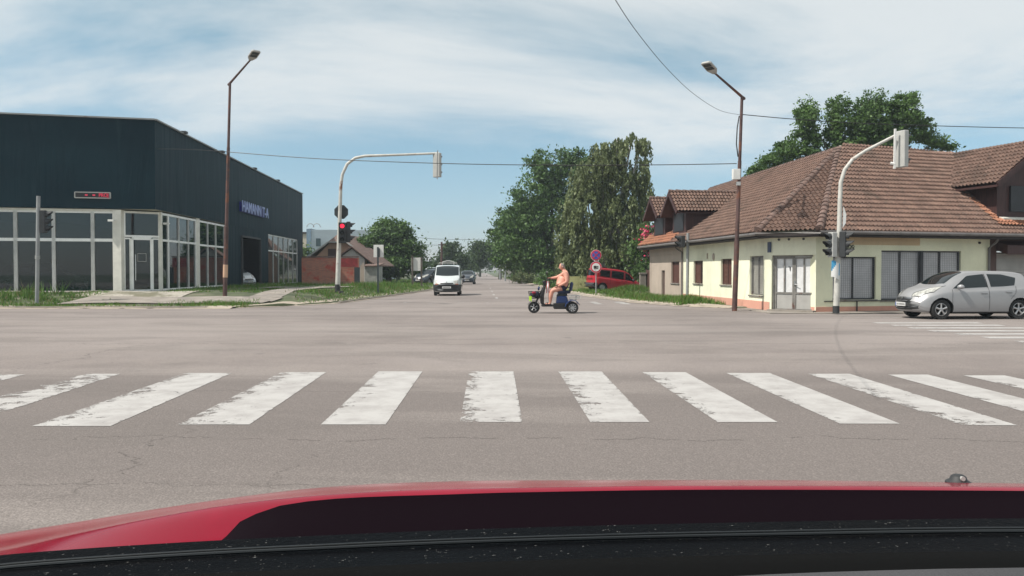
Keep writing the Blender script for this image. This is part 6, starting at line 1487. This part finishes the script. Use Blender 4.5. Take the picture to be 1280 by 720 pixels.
try:
    pel = jn((-.44, 0, .93), .20, .19); bel = jn((-.35, 0, 1.05), .255, .26, pel); bl2 = jn((-.375, 0, 1.16), .24, .24, bel); chest = jn((-.43, 0, 1.28), .205, .20, bl2); up1 = jn((-.45, 0, 1.40), .13, .12, chest); neck = jn((-.415, 0, 1.47), .085, .082, up1); nk2 = jn((-.375, 0, 1.56), .085, .078, neck)
    fing = []
    for s in (1, -1):       # after the 180 degree turn the camera side is +y
        hip = jn((-.38, s*.12, .90), .13, .125, pel); kn = jn((.02, s*.17, .80), .085, .085, hip); cf = jn((.07, s*.16, .58), .078, .078, kn); an_ = jn((.08, s*.15, .36), .038, .038, cf); hl = jn((.10, s*.15, .335), .038, .035, an_); to = jn((.26, s*.16, .325), .030, .024, hl)
        sh = jn((-.45, s*.21, 1.375), .098, .095, up1)
        if s == 1: el = jn((-.50, s*.33, 1.10), .070, .070, sh); wr_ = jn((-.26, s*.26, .98), .044, .042, el); pm = jn((-.17, s*.20, .945), .042, .026, wr_); hd_ = (-.17, s*.20, .945)
        else: el = jn((-.17, s*.30, 1.25), .060, .060, sh); wr_ = jn((.05, s*.30, 1.225), .040, .038, el); pm = jn((.10, s*.30, 1.235), .040, .024, wr_); hd_ = (.10, s*.30, 1.235)
        fing.append((s, hd_))
    nm = skinned('body', J, E, 0, M['skin'], man)
    bm = bmesh.new(); bm.from_mesh(nm)
    # head and fingers joined into the same body mesh
    def add_mb(mb_):
        t_ = bpy.data.meshes.new('t'); t_.from_pydata([tuple(q) for q in mb_.v], [], mb_.f); bm.from_mesh(t_)
    h = MB(); n_, m_ = 20, 16; hc = Vector((-.335, 0, 1.63))
    vs = []
    for j in range(m_+1):
        ph = -math.pi/2+math.pi*j/m_
        for k in range(n_):
            t = 2*math.pi*k/n_; x = math.cos(ph)*math.cos(t); y = math.cos(ph)*math.sin(t); z = math.sin(ph)
            rx = .098; 
            px_ = x*.100; py_ = y*.077; pz_ = z*.122
            if z < -.1: px_ += .012*(1 if x > 0 else -.3)*abs(x); py_ *= .90
            if x > .75: px_ *= .96
            if x > .85 and abs(y) < .3 and -.25 < z < .15: px_ += .024*(1-abs(z+.08)*2)
            if x > .8 and abs(y) < .35 and z < -.6: px_ += .012
            if x > .6 and .12 < z < .3: px_ += .006
            vs.append(hc+Matrix.Rotation(R(12), 3, 'Y') @ Vector((px_, py_, pz_)))
    h.add(vs, [(j*n_+k, j*n_+(k+1) % n_, (j+1)*n_+(k+1) % n_, (j+1)*n_+k) for j in range(m_) for k in range(n_)]); add_mb(h)
    for s in (1, -1): h = MB(); h.sphere(hc+Vector((-.012, s*.080, -.005)), (.018, .010, .032), 8, 6); add_mb(h)
    for (s, hp_) in fing:
        hp_ = Vector(hp_)
        for k in range(4):
            o_ = (k-1.5)*.021; L_ = (.07, .085, .08, .062)[k]
            h = MB()
            if s == 1: p0 = hp_+Vector((.01, -.0+o_, .0)); h.tube([p0, p0+Vector((L_*.5, -.01, -.008)), p0+Vector((L_*.85, -.012, -.03)), p0+Vector((L_, -.012, -.045))], [.0105, .010, .009, .007], 7)
            else: p0 = hp_+Vector((.02, o_, .005)); h.tube([p0, p0+Vector((L_*.4, 0, .006)), p0+Vector((L_*.55, 0, -.022)), p0+Vector((L_*.30, 0, -.04))], [.0105, .010, .009, .008], 7)
            add_mb(h)
        h = MB(); sgn_ = -1 if s == 1 else 1
        h.tube([hp_+Vector((-.02, sgn_*.025, 0)), hp_+Vector((.015, sgn_*.05, -.005)), hp_+Vector((.04, sgn_*.048, -.02))], [.013, .012, .009], 7); add_mb(h)
    bmesh.ops.recalc_face_normals(bm, faces=bm.faces)
    bm.to_mesh(nm); bm.free()
    nm.materials.clear(); nm.materials.append(M['skin']); nm.polygons.foreach_set('use_smooth', [True]*len(nm.polygons)); nm.name = 'body'
    bo = bpy.data.objects.new('body', nm); C.objects.link(bo); bo.parent = man
    # hair, eyes, shorts, sandals
    g = MB(); vs = []
    for j in range(9):
        ph = R(12)+j/8*R(78)
        for k in range(17):
            t = R(75)+k/16*R(210); ext = 1.0
            vs.append(hc+Matrix.Rotation(R(12), 3, 'Y') @ Vector((math.cos(ph)*math.cos(t)*.103-.002, math.cos(ph)*math.sin(t)*.080, math.sin(ph)*.126-(.075 if j == 0 else 0)*(1 if math.cos(t) < .1 else .3))))
    g.add(vs, [(j*17+k, j*17+k+1, (j+1)*17+k+1, (j+1)*17+k) for j in range(8) for k in range(16)]); g.build('hair', M['hairgrey'], man, sm=True)
    for s in (1, -1):
        g = MB(); g.sphere(hc+Vector((.084, s*.032, .012)), (.010, .012, .008), 8, 6); g.build('eye', M['black'], man, sm=True)
        g = MB(); g.prism([(.04, s*.15-.055, .30), (.29, s*.16-.05, .30), (.31, s*.16, .30), (.29, s*.16+.05, .30), (.04, s*.15+.055, .30)], (0, 0, .022)); g.tube([(.20, s*.16-.05, .315), (.18, s*.16, .368), (.20, s*.16+.05, .315)], .014, 6); g.build('sandal', M['black'], man)
    g = MB(); g.tube([hc+Vector((.090, -.022, -.062)), hc+Vector((.097, 0, -.060)), hc+Vector((.090, .022, -.062))], .005, 5); g.build('mouth', mat('lips', (.35, .12, .10), .6), man)
    Js = [((-.44, 0, .93), .21, .20), ((-.42, 0, .98), .215, .21), ((-.38, .12, .905), .138, .134), ((-.22, .14, .87), .125, .122), ((-.38, -.12, .905), .138, .134), ((-.22, -.14, .87), .125, .122)]
    ns = skinned('shorts', Js, [(0, 1), (0, 2), (2, 3), (0, 4), (4, 5)], 0, None, man, 2); ns.materials.clear(); ns.materials.append(mat('dark_shorts', (.02, .03, .06), .8)); ns.polygons.foreach_set('use_smooth', [True]*len(ns.polygons)); ns.name = 'shorts'
    so3 = bpy.data.objects.new('shorts', ns); C.objects.link(so3); so3.parent = man
except Exception as ex:
    print('PERSON FAIL', ex); raise

# ------------------------------------------------------------------ the viewer's own red car
own = thing('red_car', 'red car bonnet in the foreground seen over its dark windscreen cowl', 'car', (0, 1.2, 0))
PXS = list(range(-260, 1561, 35))
def rowsurf(name, rows, m, nsub=6, thick=0, pxs=PXS, parent=None):
    """rows: list of (function px -> py, function px -> Y) turned into real points; smooth in between"""
    us = pxs; pts = []
    for px in us:
        col = [at(px, ry(px), rY(px)) for ry, rY in rows]; line = []
        for i in range(len(col)-1):
            p0 = col[max(0, i-1)]; p1 = col[i]; p2 = col[i+1]; p3 = col[min(len(col)-1, i+2)]
            for k in range(nsub): t = k/nsub; line.append(.5*((2*p1)+(p2-p0)*t+(2*p0-5*p1+4*p2-p3)*t*t+(3*p1-p0-3*p2+p3)*t**3))
        line.append(col[-1]); pts.append(line)
    inv = own.matrix_basis.inverted(); nv = len(pts[0])
    g = MB(); g.add([inv @ p for l in pts for p in l], [(i*nv+j, (i+1)*nv+j, (i+1)*nv+j+1, i*nv+j+1) for i in range(len(us)-1) for j in range(nv-1)])
    return g.build(name, m, own, sm=True)
cx_ = [-300, 0, 100, 200, 300, 400, 500, 640, 900, 1280, 1600]
crest = pchip(cx_, [715, 668, 652, 635.5, 621, 609.5, 603.5, 600.5, 600, 604.5, 616])
redl = pchip(cx_, [738, 690, 668, 648, 632, 622, 616, 612.5, 609.5, 611, 621])
hoodr = pchip(cx_, [752, 704, 690, 678, 667, 660, 655, 650, 646, 645, 652])
seal = pchip(cx_, [752, 710, 702, 695.5, 690, 685.5, 681, 676, 669.5, 664, 668])
hood_band = pchip([-300, 270, 300, 360, 440, 560, 640, 900, 1280, 1600], [772, 682, 652, 630, 622, 618, 615.5, 612, 613.5, 622])
K = lambda v: (lambda px: v)
q = NT('red_bonnet_paint'); q.P(col=q.mix(q.ramp(q.noise(q.tc.outputs['Object'], 3, 5), .4, .7), (.19, .0002, .013), (.24, .0005, .018)), rough=.16, ior=1.27); M['hood'] = q.m
rowsurf('hood', [(lambda p: crest(p)+26, K(2.75)), (lambda p: crest(p)+9, K(2.2)), (crest, K(1.78)), (lambda p: lerp(crest(p), redl(p), .8), K(1.55)), (redl, K(1.50)), (hoodr, K(1.405)), (lambda p: hoodr(p)+12, K(1.38))], M['hood'], 6)
M['hood_band'] = NT('black_band').P(col=(.006, .003, .005), rough=.6, spec=.2, ior=1.12)  # near-black band laid over the rear of the hood
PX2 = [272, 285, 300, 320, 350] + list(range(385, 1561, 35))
rowsurf('hood_rear_band', [(hood_band, K(1.385)), (lambda p: hood_band(p)+.3*(hoodr(p)+6-hood_band(p)), K(1.36)), (lambda p: max(hoodr(p), hood_band(p))+12, K(1.28))], M['hood_band'], 5, pxs=PX2)
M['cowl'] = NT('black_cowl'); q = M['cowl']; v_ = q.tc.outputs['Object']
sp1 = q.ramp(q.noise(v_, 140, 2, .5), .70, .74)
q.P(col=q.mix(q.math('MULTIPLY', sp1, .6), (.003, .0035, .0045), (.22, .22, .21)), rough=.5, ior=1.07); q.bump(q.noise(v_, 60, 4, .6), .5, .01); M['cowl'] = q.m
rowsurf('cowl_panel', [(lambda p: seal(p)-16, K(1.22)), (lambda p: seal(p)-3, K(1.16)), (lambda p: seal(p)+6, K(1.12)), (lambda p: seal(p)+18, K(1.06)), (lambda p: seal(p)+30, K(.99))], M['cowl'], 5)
g = MB(); g.tube([at(p, seal(p), 1.13) for p in PXS], .0028, 8); g.tube([at(p, seal(p)-4, 1.14) for p in PXS], .0016, 6); g.build('rubber_seal', mat('seal_rubber', (.014, .017, .019), .4, var=.1, spec=.3), own, world=True, sm=True)
M['dash'] = NT('dashboard_plastic').P(col=(.004, .004, .004), rough=.8, ior=1.12)
rowsurf('dashboard', [(lambda p: seal(p)+25, K(1.0)), (lambda p: seal(p)+40, K(.94)), (lambda p: seal(p)+90, K(.85)), (lambda p: seal(p)+210, K(.75))], M['dash'], 5)
dtop = pchip([700, 960, 1100, 1280, 1600], [735, 718.5, 713.5, 710, 712])
rowsurf('dashboard_pad', [(lambda p: dtop(p)+1.5, K(.83)), (dtop, K(.80)), (lambda p: dtop(p)+12, K(.77)), (lambda p: dtop(p)+60, K(.70))], mat('grey_dash_pad', (.07, .07, .075), .8, bump=.3, bscale=300, spec=.1), 5, pxs=[820, 900, 960, 1030, 1100, 1180, 1280, 1400, 1560])
wj = at(1198, 601, 1.72); g = MB(); g.lathe(wj-Vector((0, 0, .006)), (0, 0, 1), [(.026, 0), (.026, .004), (.018, .009), (.015, .016), (.011, .019), (0, .020)], 20); 
nz = g.build('washer_nozzle', M['blackm'], own, world=True, sm=True)
g = MB(); g.tube([wj+Vector((0, -.012, .008)), wj+Vector((0, -.019, .009))], .005, 10); go = g.build('jet', M['greyback'], None); go.data.transform(own.matrix_basis.inverted()); go.parent = nz
g = MB()   # front fascia and wings below the bonnet crest so that the car has a body from other angles
g.prism([(-1.0, 2.62, .25), (.95, 2.62, .25), (.95, 2.62, .56), (-1.0, 2.62, .56)], (0, .12, 0)); g.build('front_panel', M['hood'], own, world=True, bevel=.03)

g = MB(); g.prism([(-.72, .50, 1.86), (.78, .50, 1.86), (.82, -.2, 1.92), (.82, -1.6, 1.90), (-.78, -1.6, 1.90), (-.78, -.2, 1.92)], (0, 0, .05)); g.build('roof_panel', M['hood'], own, world=True, bevel=.01)  # roof and headliner out of view, added to shade dash and cowl
g = MB(); g.prism([(-.70, .46, 1.85), (.76, .46, 1.85), (.78, -1.55, 1.88), (-.74, -1.55, 1.88)], (0, 0, -.012)); g.build('headliner', M['dash'], own, world=True)
# ------------------------------------------------------------------ air
HAZE = 0.0006
if HAZE:
    hz = MB(); hz.prism([(-160, -40, -1.1), (160, -40, -1.1), (160, 560, -1.1), (-160, 560, -1.1)], (0, 0, 22)); 
    hm = bpy.data.materials.new('haze'); hm.use_nodes = True; t_ = hm.node_tree; t_.nodes.clear(); oo = t_.nodes.new('ShaderNodeOutputMaterial'); pv = t_.nodes.new('ShaderNodeVolumePrincipled')
    pv.inputs['Color'].default_value = (.80, .90, 1, 1); pv.inputs['Density'].default_value = HAZE; pv.inputs['Anisotropy'].default_value = .2; t_.links.new(pv.outputs[0], oo.inputs['Volume'])
    ho = hz.build('haze', hm); ho['kind'] = 'stuff'
